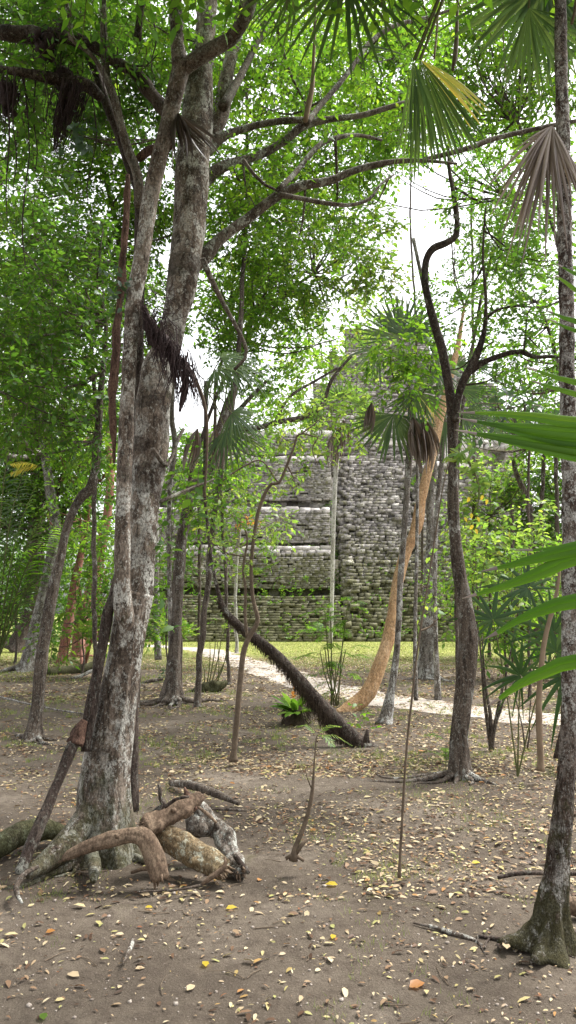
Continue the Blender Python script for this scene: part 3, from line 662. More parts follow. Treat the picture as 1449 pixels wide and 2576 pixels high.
part_tube(t3, 'limb', T([(345, 100, 22), (352, 40, 18), (365, -30, 14)], 5.5, 5.4), M['darkbark'], seg=8, step=.05, rough=.2)
skB = np.vstack([c1, c2, c3, c4])
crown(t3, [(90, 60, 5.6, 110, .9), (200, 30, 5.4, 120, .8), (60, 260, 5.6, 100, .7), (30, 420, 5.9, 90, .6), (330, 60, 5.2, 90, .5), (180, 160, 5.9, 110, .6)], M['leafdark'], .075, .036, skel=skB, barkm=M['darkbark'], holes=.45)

def beard(parent_name, top, L, w, label, n=90, cat='epiphyte', leafy=False, sway=(0, 0)):
    top = np.array(top); mb = MB()
    for i in range(n):
        a = rng.normal(size=3) * np.array([w, w, w * .5]); s = top + a; Li = L * rng.uniform(.35, 1.05); k = 5
        pts = [[*(s + np.array([sway[0] * f, sway[1] * f, -Li * f]) - a * np.array([.6, .6, 0]) * f * f + rng.normal(size=3) * .012), max(.0012, .0045 * (1 - f * .8))] for f in np.linspace(0, 1, k)]
        tube(mb, pts, seg=4, step=9, cap=False)
    # matted clod
    for i in range(26):
        f = rng.random() ** 1.2; c = top + rng.normal(size=3) * w * .45 * (1 - .5 * f) + np.array([sway[0] * f, sway[1] * f, -L * .62 * f]); r = w * rng.uniform(.3, .7) * (1 - .5 * f)
        tube(mb, [[*c + [0, 0, r], r * .25], [*c, r], [*c - [0, 0, r * 1.4], r * .15]], seg=7, step=r * .5, rough=.6, rscale=20, seed=i)
    o = mb.build(parent_name, M['epi'], origin=top); tag(o, label, cat)
    return o
beard('hanging_root_mat', P(185, 225, 5.5), .62, .06, 'long matted dark root beard hanging from the left horizontal limb', 130, sway=(-.12, 0))
o = thing('epiphyte', P(195, 350, 5.45), 'dark broad leaves growing out of the long matted root beard', 'epiphyte'); mb = MB()
n_ = 26; c_ = P(192, 355, 5.42) + rng.normal(size=(n_, 3)) * [.05, .04, .10]; leaf_quads(mb, c_, unit(rng.normal(size=(n_, 3)) + [.3, -.3, -.3]), rng.normal(size=(n_, 3)) + [0, -1, .3], .10, .05, 0, True); mb.build('leaf', M['leafblue'], o)
beard('hanging_root_mat', P(20, 210, 5.4), .45, .07, 'ragged dark root fringe at the left edge under the limb', 80)
beard('hanging_root_mat', P(170, 190, 5.6), .18, .10, 'dark twiggy clump sitting on the left horizontal limb', 70)
beard('hanging_root_mat', P(110, 110, 5.4), .16, .09, 'small dark root clump beneath the topmost left limb', 60)
for i, (x_, y0_, y1_, Yd, bend) in enumerate([(18, 190, 560, 5.3, 6), (38, 185, 470, 5.35, -8), (62, 190, 690, 5.4, 10), (90, 195, 430, 5.5, -6), (228, 200, 560, 5.6, 14), (300, 120, 330, 5.4, -6), (385, 40, 200, 5.2, 8), (262, 60, 240, 5.3, 5), (120, 90, 300, 5.4, -5)]):
    q = T([(x_, y0_, 4), (x_ + bend, y0_ * .6 + y1_ * .4, 3.5), (x_ - bend * .6, y0_ * .25 + y1_ * .75, 3), (x_ + bend * .5, y1_, 2)], Yd); mb = MB(); tube(mb, q, seg=5, step=.04, rough=.3, wob=.015, seed=i)
    tag(mb.build('hanging_vine', M['epi'], origin=q[0][:3]), ['thin dark vine nearest the left edge hanging below the horizontal limb', 'second thin dark vine from the left edge, short', 'longest thin dark vine hanging at the upper left', 'thin dark vine just left of the long root beard', 'thin dark vine hanging right of the long root beard', 'thin vine hanging from the thick dark diagonal limb', 'short vine at the top left of the pale fork', 'thin vine between the two dark limbs at the top left', 'short vine left of the small root clump at top'][i], 'vine')
# big root clump on the leaning stem
e = tree('epiphyte_root_clump', P(400, 850, 5.05), 'purple brown tangle of roots wrapped across the thick right stem', 'epiphyte')
part_tube(e, 'root_mat', T([(362, 770, 12), (382, 830, 36), (410, 868, 44), (440, 900, 34), (470, 925, 22), (490, 955, 12)], 5.0, 5.15), M['epi'], seg=18, step=.025, rough=.75, rscale=12)
mb = MB()
for i in range(260):
    f = rng.random(); q = P(370 + 110 * f + rng.normal() * 12, 790 + 150 * f + rng.normal() * 18, 4.97 + rng.normal() * .03); L_ = rng.uniform(.05, .32) * (1.2 if f > .5 else .7)
    d = np.array([rng.normal() * .25 + .1, rng.normal() * .12, -1]) * L_
    tube(mb, [[*q, .004], [*(q + d * .5 + rng.normal(size=3) * .015), .003], [*(q + d), .001]], seg=4, step=9, cap=False)
for i in range(60):
    q = P(360 + rng.random() * 80, 740 + rng.random() * 90, 4.98); d = unit(rng.normal(size=3)) * .12
    tube(mb, [[*q, .003], [*(q + d), .001]], seg=4, step=9, cap=False)
mb.build('rootlet', M['epi'], e)['kind'] = 'stuff'
part_tube(e, 'hanging_tail', T([(462, 925, 10), (466, 960, 16), (460, 1000, 18), (452, 1035, 6)], 5.0), M['epi'], seg=9, step=.02, rough=.6, rscale=14)
v_ = tree('hanging_vine', P(490, 940, 5.2), 'woody vine looping from the root tangle down towards the small palm', 'vine')
part_tube(v_, 'stem', T([(482, 935, 12), (500, 975, 10), (512, 1010, 9), (520, 1060, 8), (520, 1150, 7), (514, 1250, 6)], 5.2, 5.5), M['brownstem'], seg=7, step=.05, rough=.1)
# dried palm fibre draped on the fork
o = MB(); deadfan(o, P(448, 285, 4.95), .42, 16, .3, lean=(.15, 0)); deadfan(o, P(450, 290, 4.95), .45, 8, .5, lean=(.9, 0))
tag(o.build('dried_leaf_strips', M['palmdark'], origin=P(448, 285, 4.95)), 'dark dried palm strips draped over the fork of the pale tree', 'dead leaf')

# ---- leaning dead pole at the trunk
t4 = tree('leaning_pole', gbase(60, 2195), 'dark weathered branch leaning against the left side of the pale trunk', 'dead branch')
part_tube(t4, 'wood', T([(48, 2200, 34), (80, 2120, 34), (115, 2040, 32), (150, 1955, 32), (182, 1880, 34), (196, 1850, 36)], 4.62, 5.0, k=.85), M['darkbark'], seg=16, step=.025, rough=.22, rscale=9)
part_tube(t4, 'split_end', T([(186, 1872, 44), (198, 1840, 34), (212, 1812, 22)], 4.95, 5.0), M['redwood'], seg=12, step=.015, rough=.5, rscale=16)
t5 = tree('climbing_root', P(210, 1880, 4.95) * [1, 1, 0], 'dark root flattened against the left flank of the pale trunk', 'root')
part_tube(t5, 'root', T([(215, 1890, 30), (228, 1780, 40), (247, 1680, 38), (262, 1600, 34), (272, 1540, 34), (284, 1490, 24), (292, 1440, 12)], 5.02, 5.12, k=.75), M['darkbark'], seg=14, step=.03, rough=.25, rscale=8)
t6 = tree('mossy_root', gbase(20, 2130), 'thick moss covered root lying on the ground behind the leaning branch', 'root')
part_tube(t6, 'root', T([(-60, 2150, 60), (0, 2128, 58), (50, 2098, 56), (110, 2085, 52), (160, 2098, 36)], 4.9, 5.4), M['mossy'], seg=16, step=.03, rough=.18)

# ---- logs at the foot of the tree
def log(name, label, pts, Y0, Y1, mat, endmat='deadwood', rough=.15, seg=34, rscale=9, cat='log', step=.02, splint=0, knots=0):
    q = T(pts, Y0, Y1); o = tree(name, (q[0][0], q[0][1], 0), label, cat)
    c = part_tube(o, 'wood', q, M[mat], seg=seg, step=step, rough=rough, rscale=rscale, seed=len(label), flute=[(2, .10, 9, .3), (3, .10, 9, 1.0), (7, .03, 9, 2.0), (11, .022, 9, 0)] if seg > 12 else None)
    if splint:
        for e, d in ((c[-1], unit(c[-1][:3] - c[-4][:3])), (c[0], unit(c[0][:3] - c[3][:3]))):
            mb = MB()
            for i in range(splint):
                u = unit(np.cross(d, rng.normal(size=3))); s0 = e[:3] + u * e[3] * rng.uniform(.2, .85) - d * .03; L_ = rng.uniform(.02, .06)
                tube(mb, [[*s0, e[3] * .22], [*(s0 + d * (L_ * .5 + .02)), e[3] * .15], [*(s0 + d * (L_ + .03) + u * .008), .001]], seg=5, step=.02, rough=.3, rscale=30)
            mb.build('splinter', M[endmat], o)
    for k in range(knots):
        e = c[rng.integers(len(c) // 5, len(c) * 4 // 5)]; u = unit(np.array([rng.normal(), -abs(rng.normal()) - .3, abs(rng.normal())])); mb = MB()
        tube(mb, [[*(e[:3] + u * e[3] * .6), e[3] * .45], [*(e[:3] + u * e[3] * 1.05), e[3] * .32], [*(e[:3] + u * (e[3] * 1.2 + .01)), e[3] * .14]], seg=9, step=.01, rough=.4, rscale=20)
        mb.build('knot', M[mat], o, smooth=True)
    return o
log('bent_log', 'smooth brown bent log propped in front of the pale trunk', [(158, 2164, 8), (172, 2153, 22), (230, 2128, 30), (290, 2111, 34), (335, 2103, 36), (362, 2112, 42), (380, 2140, 44), (394, 2175, 50), (402, 2212, 46)], 4.62, 4.55, 'deadwood', rough=.16, rscale=7, splint=7, knots=1)
log('fallen_log', 'thick yellowish brown log in the middle of the log pile', [(398, 2102, 40), (430, 2118, 56), (480, 2145, 60), (530, 2172, 56), (563, 2192, 44)], 4.85, 4.62, 'yellowlog', rough=.22, splint=12, knots=3)
log('broken_trunk_piece', 'hollow broken trunk piece on top of the log pile, split end up', [(362, 2084, 38), (385, 2074, 46), (425, 2054, 48), (462, 2034, 44), (490, 2016, 40), (500, 2008, 34)], 4.75, 5.0, 'deadwood', rough=.45, rscale=14, splint=18, knots=1)
log('upright_splinter', 'jagged splinter of reddish wood standing on the log pile', [(488, 2040, 24), (480, 2018, 22), (470, 1998, 16), (464, 1980, 5)], 4.92, 4.95, 'redwood', rough=.5, seg=10, cat='wood')
log('lichened_log', 'grey log crusted with lichen at the right end of the pile', [(535, 2075, 36), (560, 2100, 46), (580, 2140, 44), (596, 2175, 46), (606, 2196, 40)], 5.05, 4.72, 'greylog', rough=.45, rscale=12, splint=10, knots=3)
log('rotten_stump', 'rotten lichened stump piece behind the hollow trunk piece', [(478, 2010, 22), (500, 2030, 34), (516, 2055, 36), (530, 2085, 30)], 5.1, 5.0, 'greylog', rough=.4)
log('mossy_log_piece', 'lumpy moss topped piece between the yellowish and grey logs', [(470, 2085, 36), (505, 2078, 56), (535, 2085, 40)], 5.0, 5.05, 'greylog', rough=.4)
log('twisted_branch', 'thin twisted dark branch sticking up behind the bent log', [(352, 2085, 14), (372, 2060, 16), (398, 2036, 15), (412, 2025, 14), (404, 2010, 11), (402, 1988, 9), (400, 1974, 8)], 4.85, 4.85, 'darkbark', seg=10, cat='branch')
log('curved_stick', 'pale curved stick leaning on the end of the yellowish log', [(508, 2225, 8), (530, 2208, 14), (555, 2190, 14), (568, 2172, 9), (565, 2155, 4)], 4.5, 4.55, 'deadwood', seg=8, cat='stick')
log('ground_stick', 'long thin stick on the dirt in front of the log pile', [(345, 2244, 5), (400, 2241, 6), (460, 2236, 7), (506, 2226, 7)], 4.38, 4.5, 'brownbark', seg=6, cat='stick')
log('thin_stick', 'thin dark stick lying behind the log pile', [(525, 2035, 6), (570, 2036, 7), (625, 2040, 4)], 5.95, 5.95, 'brownbark', seg=6, cat='stick')
log('pale_surface_root', 'curved brown root arching out of the dirt at left', [(96, 2180, 9), (60, 2200, 12), (42, 2228, 15), (44, 2252, 12), (56, 2272, 5)], 4.58, 4.22, 'brownbark', seg=10, cat='root')
log('small_ground_root', 'small brown root hump poking from the foreground dirt', [(335, 2358, 8), (330, 2378, 13), (322, 2398, 9), (308, 2425, 4)], 3.86, 3.66, 'brownbark', seg=10, cat='root')
log('bottom_twig', 'long brown twig on the dirt at the lower right', [(960, 2412, 5), (1030, 2440, 7), (1100, 2475, 9), (1150, 2505, 6), (1200, 2540, 4)], 3.75, 3.3, 'brownbark', seg=6, cat='stick')
log('low_surface_root', 'dark surface root in front of the spotted palm', [(1040, 2322, 4), (1090, 2332, 9), (1140, 2348, 13), (1190, 2366, 14), (1215, 2380, 6)], 4.05, 3.85, 'brownbark', seg=10, cat='root')
log('back_surface_root', 'dark root crossing behind the spotted palm', [(1252, 2208, 8), (1300, 2198, 11), (1360, 2196, 10), (1449, 2198, 10), (1520, 2196, 8)], 4.52, 4.5, 'darkbark', seg=10, cat='root')
log('faded_ground_root', 'faint long root half buried behind the log pile', [(430, 1970, 16), (480, 1975, 22), (540, 1995, 20), (600, 2022, 10)], 7.1, 6.2, 'brownbark', seg=8, cat='root')

# ---- left slender tree on spreading roots
b = gbase(85, 1862)
t7 = tree('slender_tree', b, 'slender brown tree on spread roots left of the pale trunk, bending right near its top')
c = part_tube(t7, 'trunk', T([(84, 1868, 70), (86, 1830, 46), (92, 1790, 40), (100, 1700, 39), (106, 1640, 38), (122, 1540, 36), (140, 1450, 32), (153, 1400, 27), (165, 1340, 26), (185, 1283, 26), (205, 1250, 30), (228, 1228, 34), (240, 1180, 26), (248, 1100, 22), (252, 1000, 20), (262, 900, 16), (268, 800, 12)], b[1], b[1] + .6, k=.8), M['brownbark'], seg=20, step=.05, rough=.12, flute=[(5, .22, .3, 0)])
roots(t7, b, [(185, .8, .04), (215, .45, .035), (250, .35, .035), (290, .3, .03), (345, .75, .035), (10, .5, .03), (140, .5, .03)], M['brownbark'])
crown(t7, [(150, 900, 9.8, 150, .8), (60, 1000, 9.4, 130, .7), (200, 700, 10, 150, .8), (80, 760, 9.6, 140, .8), (240, 1060, 9.6, 90, .7), (320, 850, 10, 80, .6), (120, 560, 10.4, 150, .7)], M['leafdark'], .10, .05, skel=c, barkm=M['brownbark'], holes=.42)

b = gbase(62, 1690); t8 = tree('whitish_slanting_tree', b, 'whitish mottled tree leaning behind the slender brown tree')
c = part_tube(t8, 'trunk', T([(50, 1700, 60), (66, 1686, 44), (78, 1630, 32), (94, 1561, 30), (115, 1474, 28), (128, 1405, 28), (139, 1318, 27), (128, 1249, 24), (121, 1197, 22), (108, 1100, 20), (100, 1000, 18), (96, 860, 14), (90, 700, 10)], b[1], b[1] + .5), M['greybark'], seg=16, step=.08, rough=.12, flute=[(4, .3, .4, 0)])
roots(t8, b, [(190, 1.1, .09), (230, .5, .06), (350, .6, .06)], M['greybark'])
crown(t8, [(60, 880, 14, 130, .8), (160, 780, 14.5, 130, .8), (40, 640, 14, 120, .8)], M['leaf'], .10, .05, skel=c, barkm=M['greybark'])

b = gbase(66, 1640); t9 = tree('dark_trunk_tree', b, 'dark reddish buttressed trunk at the far left behind palm fronds')
c = part_tube(t9, 'trunk', T([(50, 1640, 90), (60, 1610, 60), (78, 1526, 38), (87, 1422, 40), (92, 1330, 40), (95, 1200, 34), (90, 1050, 30), (84, 880, 24), (80, 700, 16)], b[1], b[1]), M['darkbark'], seg=16, step=.15, rough=.15, flute=[(4, .3, .6, 0)])
crown(t9, [(30, 1180, 22, 120, .8), (110, 1080, 22, 130, .8), (40, 980, 22, 140, .7), (190, 1180, 21, 80, .6), (100, 820, 23, 160, .7)], M['leaf'], .13, .06, skel=c, barkm=M['darkbark'])

b = gbase(155, 1668); ta = tree('red_barked_tree', b, 'thin red barked tree, the left one of two red trunks')
c = part_tube(ta, 'trunk', T([(154, 1672, 30), (157, 1655, 26), (173, 1561, 24), (187, 1474, 22), (198, 1422, 19), (212, 1350, 17), (225, 1250, 15), (235, 1150, 13), (240, 1000, 11)], b[1]), M['redbark'], seg=14, step=.15, rough=.08)
crown(ta, [(215, 1130, 20, 90, .7), (180, 1290, 19.5, 80, .5), (250, 1000, 21, 110, .7)], M['leaf'], .12, .055, skel=c, barkm=M['redbark'])
b = gbase(205, 1652); tb_ = tree('red_barked_tree', b, 'thicker red barked tree, the right one of two red trunks, bending right')
c = part_tube(tb_, 'trunk', T([(200, 1656, 52), (202, 1640, 42), (208, 1561, 40), (229, 1492, 33), (239, 1440, 31), (250, 1395, 27), (262, 1340, 24), (270, 1294, 22), (278, 1200, 20), (272, 1100, 16), (270, 980, 12)], b[1]), M['redbark'], seg=16, step=.15, rough=.12, flute=[(4, .2, .5, 0)])
roots(tb_, b, [(190, .9, .08), (250, .6, .08), (340, .8, .07)], M['redbark'])
crown(tb_, [(270, 1400, 21, 60, .6), (220, 1500, 19, 55, .5), (255, 1560, 18, 45, .7), (265, 1480, 18, 50, .6)], M['leaf'], .12, .06, skel=c, barkm=M['redbark'])
log('mossy_fallen_log', 'mossy fallen log lying on the dirt beyond the slender brown tree', [(118, 1692, 20), (150, 1690, 26), (200, 1684, 24), (238, 1672, 18)], 19.5, 20.5, 'mossy', seg=12, step=.08)
log('trailing_root', 'pale forked root lying right of the mossy fallen log', [(180, 1706, 6), (205, 1700, 9), (225, 1690, 9), (250, 1682, 6)], 18, 19, 'greybark', seg=8, cat='root', step=.1)

# ---- tree on buttress roots in the middle left
b = gbase(435, 1772); tc = tree('buttressed_tree', b, 'twisted brown tree on fluted roots between the pale tree and the mossy palm')
c = part_tube(tc, 'trunk', T([(433, 1778, 96), (434, 1755, 66), (435, 1720, 48), (437, 1690, 43), (441, 1620, 36), (446, 1540, 34), (449, 1460, 36), (456, 1364, 36), (471, 1286, 34), (488, 1228, 32), (512, 1195, 32), (534, 1165, 32), (550, 1120, 30), (553, 1080, 26), (570, 1030, 30), (588, 985, 26), (600, 930, 20), (620, 860, 16), (640, 780, 12)], b[1], b[1] + 1.2, k=.8), M['brownbark'], seg=22, step=.06, rough=.15, flute=[(6, .30, .5, 0), (3, .08, 9, 0)])
part_tube(tc, 'limb', T([(570, 1075, 16), (595, 1040, 14), (630, 1000, 10), (670, 960, 8)], b[1] + 1), M['brownbark'], seg=8, step=.08, rough=.1)
part_tube(tc, 'limb', T([(556, 1090, 12), (600, 1082, 13), (650, 1076, 13), (700, 1062, 14), (755, 1052, 14), (795, 1034, 12), (818, 1002, 10), (832, 960, 9), (860, 922, 8), (885, 895, 6)], b[1] + 1, b[1] + .4), M['brownbark'], seg=8, step=.06, rough=.12)
part_tube(tc, 'limb', T([(690, 1066, 9), (720, 1010, 8), (745, 985, 7), (790, 960, 7), (850, 925, 6)], b[1] + .7, b[1] + .9), M['brownbark'], seg=7, step=.06, rough=.12)
roots(tc, b, [(190, .9, .07), (220, .7, .06), (255, .55, .06), (285, .6, .05), (320, .8, .06), (350, 1.1, .06), (150, .8, .05), (170, 1.3, .05)], M['brownbark'])
crown(tc, [(500, 1260, 12.6, 70, .5), (560, 1200, 12.8, 80, .45), (620, 900, 14, 90, .55), (600, 760, 14, 120, .7), (700, 720, 14.5, 100, .7), (540, 830, 13.8, 60, .4)], M['leaf'], .09, .045, skel=c, barkm=M['brownbark'], six=True)
td = tree('grey_sapling', gbase(440, 1700), 'thin grey mottled stem just right of the thick pale stem')
part_tube(td, 'trunk', T([(428, 1690, 10), (428, 1600, 11), (427, 1480, 12), (425, 1340, 12), (428, 1220, 13), (440, 1120, 14), (432, 1050, 13), (436, 960, 11), (450, 850, 8)], 16.5), M['greybark'], seg=8, step=.12, rough=.1)
td2 = tree('white_stem_tree', gbase(400, 1660), 'pale whitish stem half hidden behind the pale trunk')
part_tube(td2, 'trunk', T([(398, 1660, 18), (394, 1560, 17), (391, 1440, 17), (392, 1300, 16), (400, 1150, 15), (404, 1000, 12)], 22), M['greybark'], seg=8, step=.2, rough=.1)
crown(td2, [(440, 1130, 20, 70, .55), (410, 1420, 19, 50, .5), (395, 1560, 18, 45, .5), (470, 1420, 17, 45, .4), (500, 1340, 16, 60, .35)], M['leafdark'], .12, .06)

# ---- leaning palm with bearded trunk
b = gbase(915, 1878)
tp = tree('leaning_palm', b, 'palm whose trunk leans far left low over the ground, bearded with dark root fibres', 'palm')
pt = T([(965, 1915, 40), (935, 1888, 66), (895, 1862, 60), (860, 1825, 50), (800, 1760, 42), (740, 1690, 36), (690, 1640, 32), (640, 1600, 30), (600, 1570, 28), (570, 1540, 24), (552, 1500, 18), (538, 1440, 14), (530, 1400, 12), (522, 1320, 12), (515, 1240, 13), (515, 1150, 14), (517, 1060, 15), (518, 1000, 20), (520, 960, 22)], b[1], 9.4, k=.62)
cp = part_tube(tp, 'trunk', pt, M['darkbark'], seg=14, step=.05, rough=.15)
mb = MB()
low = cp[(cp[:, 2] < 1.75)]
for i in range(2600):
    q = low[rng.integers(0, len(low))].copy(); a = rng.normal() * .9 ; r = q[3]
    f = np.clip((1.75 - q[2]) / 1.3, .12, 1)
    s = q[:3] + np.array([rng.normal() * .02 - .4 * r, -abs(math.cos(a)) * r * rng.uniform(-.4, 1.05), -abs(math.sin(a + 1)) * r * .5]); L_ = rng.uniform(.05, .26) * f + .02
    L_ = min(L_, max(.02, s[2] - .01))
    d = np.array([rng.normal() * .12 + .05, rng.normal() * .1, -1]) * L_
    tube(mb, [[*s, .0045], [*(s + d * .5), .004], [*(s + d), .0015]], seg=3, step=9, cap=False)
mb.build('root_fibre', M['fibre'], tp)['kind'] = 'stuff'
hub = P(520, 985, 9.4)
for i, (px, py, R_, ax, dr) in enumerate([(650, 955, .56, (.8, -.2, -.1), .6), (625, 1085, .62, (.5, -.5, -.55), .3), (600, 900, .6, (.8, .2, .3), .4), (660, 1040, .5, (.9, -.1, -.5), .5), (570, 930, .5, (.6, -.6, -.2), .6)]):
    h = P(520 + (px - 520) * .45, py - (30 if i == 0 else 0), 9.35 - .1 * i)
    frond(tp, hub, h, ax, (-.3, -.7, .6), R_, M['palm'], .008, nseg=22, spread=190, droop=dr, split=.35, k=7)
for px, py, ln, L_ in ((497, 1078, (-.22, -.1), .62), (541, 1078, (.12, -.1), .62)):
    mb = MB(); deadfan(mb, P(px, py, 9.3), L_, 16, .17, lean=ln); o = mb.build('dead_frond', M['palmdead'], tp)

# ---- orange barked leaning tree
b = gbase(880, 1790)
to = tree('orange_barked_tree', b, 'smooth orange barked tree curving up to the right behind the bearded palm', 'tree')
c = part_tube(to, 'trunk', T([(846, 1798, 34), (868, 1790, 50), (893, 1774, 56), (925, 1742, 54), (946, 1700, 50), (962, 1655, 46), (976, 1610, 44), (987, 1560, 44), (994, 1515, 42), (1000, 1470, 40), (1018, 1400, 38), (1040, 1345, 36), (1052, 1310, 42), (1060, 1255, 34), (1078, 1180, 32), (1095, 1110, 32), (1106, 1050, 34), (1125, 980, 26), (1142, 910, 22), (1152, 870, 18), (1160, 820, 13), (1168, 770, 8)], b[1], b[1] + 1.5, k=.72), M['orangebark'], seg=24, step=.04, rough=.12, rscale=5)
crown(to, [(1120, 760, 14, 90, .5), (1250, 640, 15, 120, .6), (1180, 560, 15, 80, .3)], M['leaf'], .09, .04, skel=c, barkm=M['limbbark'])

# ---- mid palm with thin trunk
b = gbase(970, 1820)
tq = tree('thin_palm', b, 'thin grey palm with fan leaves and brown hanging dead fronds beside the orange tree', 'palm')
part_tube(tq, 'trunk', T([(966, 1826, 52), (972, 1805, 36), (980, 1760, 24), (990, 1700, 18), (998, 1640, 16), (1003, 1560, 16), (1008, 1450, 15), (1018, 1320, 15), (1026, 1200, 17), (1034, 1080, 20), (1038, 1000, 20), (1036, 940, 22)], b[1], b[1] + .2), M['greybark'], seg=12, step=.06, rough=.15)
hub = P(1036, 960, b[1] + .2); YB = b[1] + .1
for (px, py, R_, ax, nr, dr, mt_, tip) in [
    (990, 1042, .78, (-.1, -.15, -1), (0, -1, .1), .05, 'palm', 0), (1045, 985, .62, (.3, -.2, -1), (0, -1, -.2), .1, 'palm', 0), 
    (1005, 850, .75, (-.25, .1, 1), (0, -1, .2), .0, 'palm', 0), (1030, 850, .7, (.35, .2, 1), (.1, -1, .2), .05, 'palm', 0), (950, 885, .6, (-.9, -.2, .15), (.2, -.8, .8), .5, 'palm', 0),
    (1090, 930, .6, (.9, -.2, .2), (0, -.6, .8), .5, 'palm', 0), (1020, 900, .6, (-.4, -.6, .3), (0, -.5, .9), .5, 'palm', 0)]:
    frond(tq, hub, P(px, py, YB), ax, nr, R_, M[mt_], .008, nseg=22, spread=185, droop=dr, split=.5, k=7)
for px, py, L_, ln in ((1062, 1062, .86, (.02, -.1)), (1040, 1050, .8, (.12, -.1)), (1072, 1058, .6, (.25, 0)), (935, 1012, .52, (-.14, 0))):
    mb = MB(); deadfan(mb, P(px, py, YB - .1), L_, 26, .14, lean=ln); mb.build('dead_frond', M['palmdead'], tq)
# yellowing palm just behind
b2_ = gbase(1100, 1760)
tq2 = tree('yellowing_palm', b2_, 'palm with yellowing fronds partly hidden behind the orange trunk', 'palm')
part_tube(tq2, 'trunk', T([(1102, 1762, 18), (1098, 1650, 12), (1094, 1500, 11), (1098, 1300, 11), (1112, 1150, 12), (1122, 1030, 13)], b2_[1]), M['greybark'], seg=8, step=.12, rough=.12)
hub = P(1122, 1020, b2_[1])
for (px, py, R_, ax, mt_) in [(1085, 1010, .62, (-1, -.2, -.55), 'palmyellow'), (1100, 960, .7, (-.7, -.1, .5), 'palm'), (1160, 980, .75, (1, -.2, .15), 'palm'), (1165, 1040, .75, (.9, -.2, -.4), 'palm'), (1120, 1060, .75, (-.1, -.2, -1), 'palm'), (1140, 930, .7, (.4, 0, 1), 'palm'), (1190, 920, .6, (.9, .2, .6), 'palm')]:
    frond(tq2, hub, P(px, py, b2_[1] - .1), ax, (0, -.9, .35), R_, M[mt_], .008, nseg=20, spread=150, droop=.2, split=.35, k=7)

# ---- whitish tree right of centre
b = gbase(1070, 1708); tr = tree('pale_mottled_tree', b, 'pale grey mottled tree right of the orange trunk beyond the path')
c = part_tube(tr, 'trunk', T([(1068, 1714, 62), (1070, 1690, 48), (1074, 1610, 36), (1077, 1520, 34), (1080, 1440, 30), (1085, 1380, 28), (1084, 1320, 22), (1082, 1260, 20), (1090, 1160, 20), (1094, 1060, 16), (1100, 900, 12), (1040, 600, 9)], b[1]), M['greybark'], seg=16, step=.1, rough=.12, flute=[(5, .2, .4, 0)])
roots(tr, b, [(200, .6, .06), (300, .5, .06), (345, .9, .07)], M['greybark'])
crown(tr, [(1100, 1480, 16.5, 50, .4), (1060, 1180, 18, 40, .3)], M['leaf'], .1, .05)

# ---- dark forked tree on the right
b = gbase(1158, 1962); tk = tree('dark_forked_tree', b, 'dark brown tree on the right, forking into two sinuous stems above head height')
c1 = part_tube(tk, 'trunk', T([(1162, 1975, 112), (1158, 1955, 82), (1156, 1920, 64), (1156, 1860, 56), (1162, 1800, 56), (1170, 1720, 60), (1177, 1640, 64), (1178, 1590, 60), (1168, 1520, 50), (1156, 1440, 44), (1146, 1360, 40), (1140, 1280, 38), (1140, 1180, 35), (1139, 1100, 36), (1140, 1050, 44)], b[1], b[1] + .1, k=.72), M['brownbark'], seg=26, step=.035, rough=.12, flute=[(6, .26, .28, 0), (2, .10, 9, .5)])
c2 = part_tube(tk, 'stem', T([(1138, 1060, 34), (1132, 990, 32), (1124, 940, 32), (1112, 880, 32), (1095, 820, 30), (1080, 765, 28), (1070, 710, 24), (1072, 655, 24), (1090, 625, 27), (1120, 612, 25), (1145, 595, 24), (1150, 560, 20), (1145, 515, 18), (1138, 470, 14), (1130, 425, 12), (1128, 360, 8)], b[1] + .1, b[1] + .1, k=.72), M['darkbark'], seg=14, step=.04, rough=.14)
c3 = part_tube(tk, 'stem', T([(1144, 1060, 30), (1150, 1010, 26), (1165, 960, 28), (1190, 915, 28), (1208, 870, 24), (1220, 820, 16), (1222, 740, 12), (1215, 640, 9), (1222, 520, 6)], b[1], b[1] - .2, k=.72), M['darkbark'], seg=12, step=.04, rough=.14)
c4 = part_tube(tk, 'branch', T([(1180, 935, 26), (1215, 912, 22), (1245, 900, 20), (1290, 886, 18), (1320, 888, 18), (1345, 898, 14), (1400, 897, 11), (1450, 905, 8)], b[1], b[1] - .3, k=.72), M['darkbark'], seg=10, step=.04, rough=.12)
c5 = part_tube(tk, 'branch', T([(1318, 884, 8), (1322, 840, 6), (1332, 780, 5), (1380, 775, 4)], b[1] - .2, k=.72), M['darkbark'], seg=6, step=.06)
part_tube(tk, 'branch', T([(1225, 800, 10), (1250, 780, 9), (1300, 770, 8), (1370, 772, 7), (1440, 740, 5)], b[1], k=.72), M['darkbark'], seg=6, step=.06)
c6 = part_tube(tk, 'branch', T([(1128, 930, 5), (1160, 925, 5), (1200, 890, 5), (1240, 860, 4)], b[1] - .1, k=.72), M['darkbark'], seg=6, step=.06)
roots(tk, b, [(165, .9, .03), (180, 1.0, .035), (200, .6, .03), (235, .3, .035), (270, .25, .035), (305, .3, .035), (340, .4, .045), (20, .5, .04)], M['brownbark'])
skK = np.vstack([c2, c3, c4, c5])
crown(tk, [(1300, 720, 7.4, 90, .5), (1250, 840, 7.4, 70, .4), (1380, 840, 7.2, 70, .45), (1270, 600, 7.6, 90, .4), (1380, 620, 7.6, 90, .5), (1330, 480, 7.8, 100, .5), (1170, 700, 7.6, 50, .3), (1150, 520, 7.4, 50, .25), (1280, 960, 7.2, 55, .4), (1400, 960, 7.3, 60, .5), (1200, 430, 7.6, 70, .35)], M['leafdark'], .062, .03, skel=skK, barkm=M['darkbark'], holes=.5)

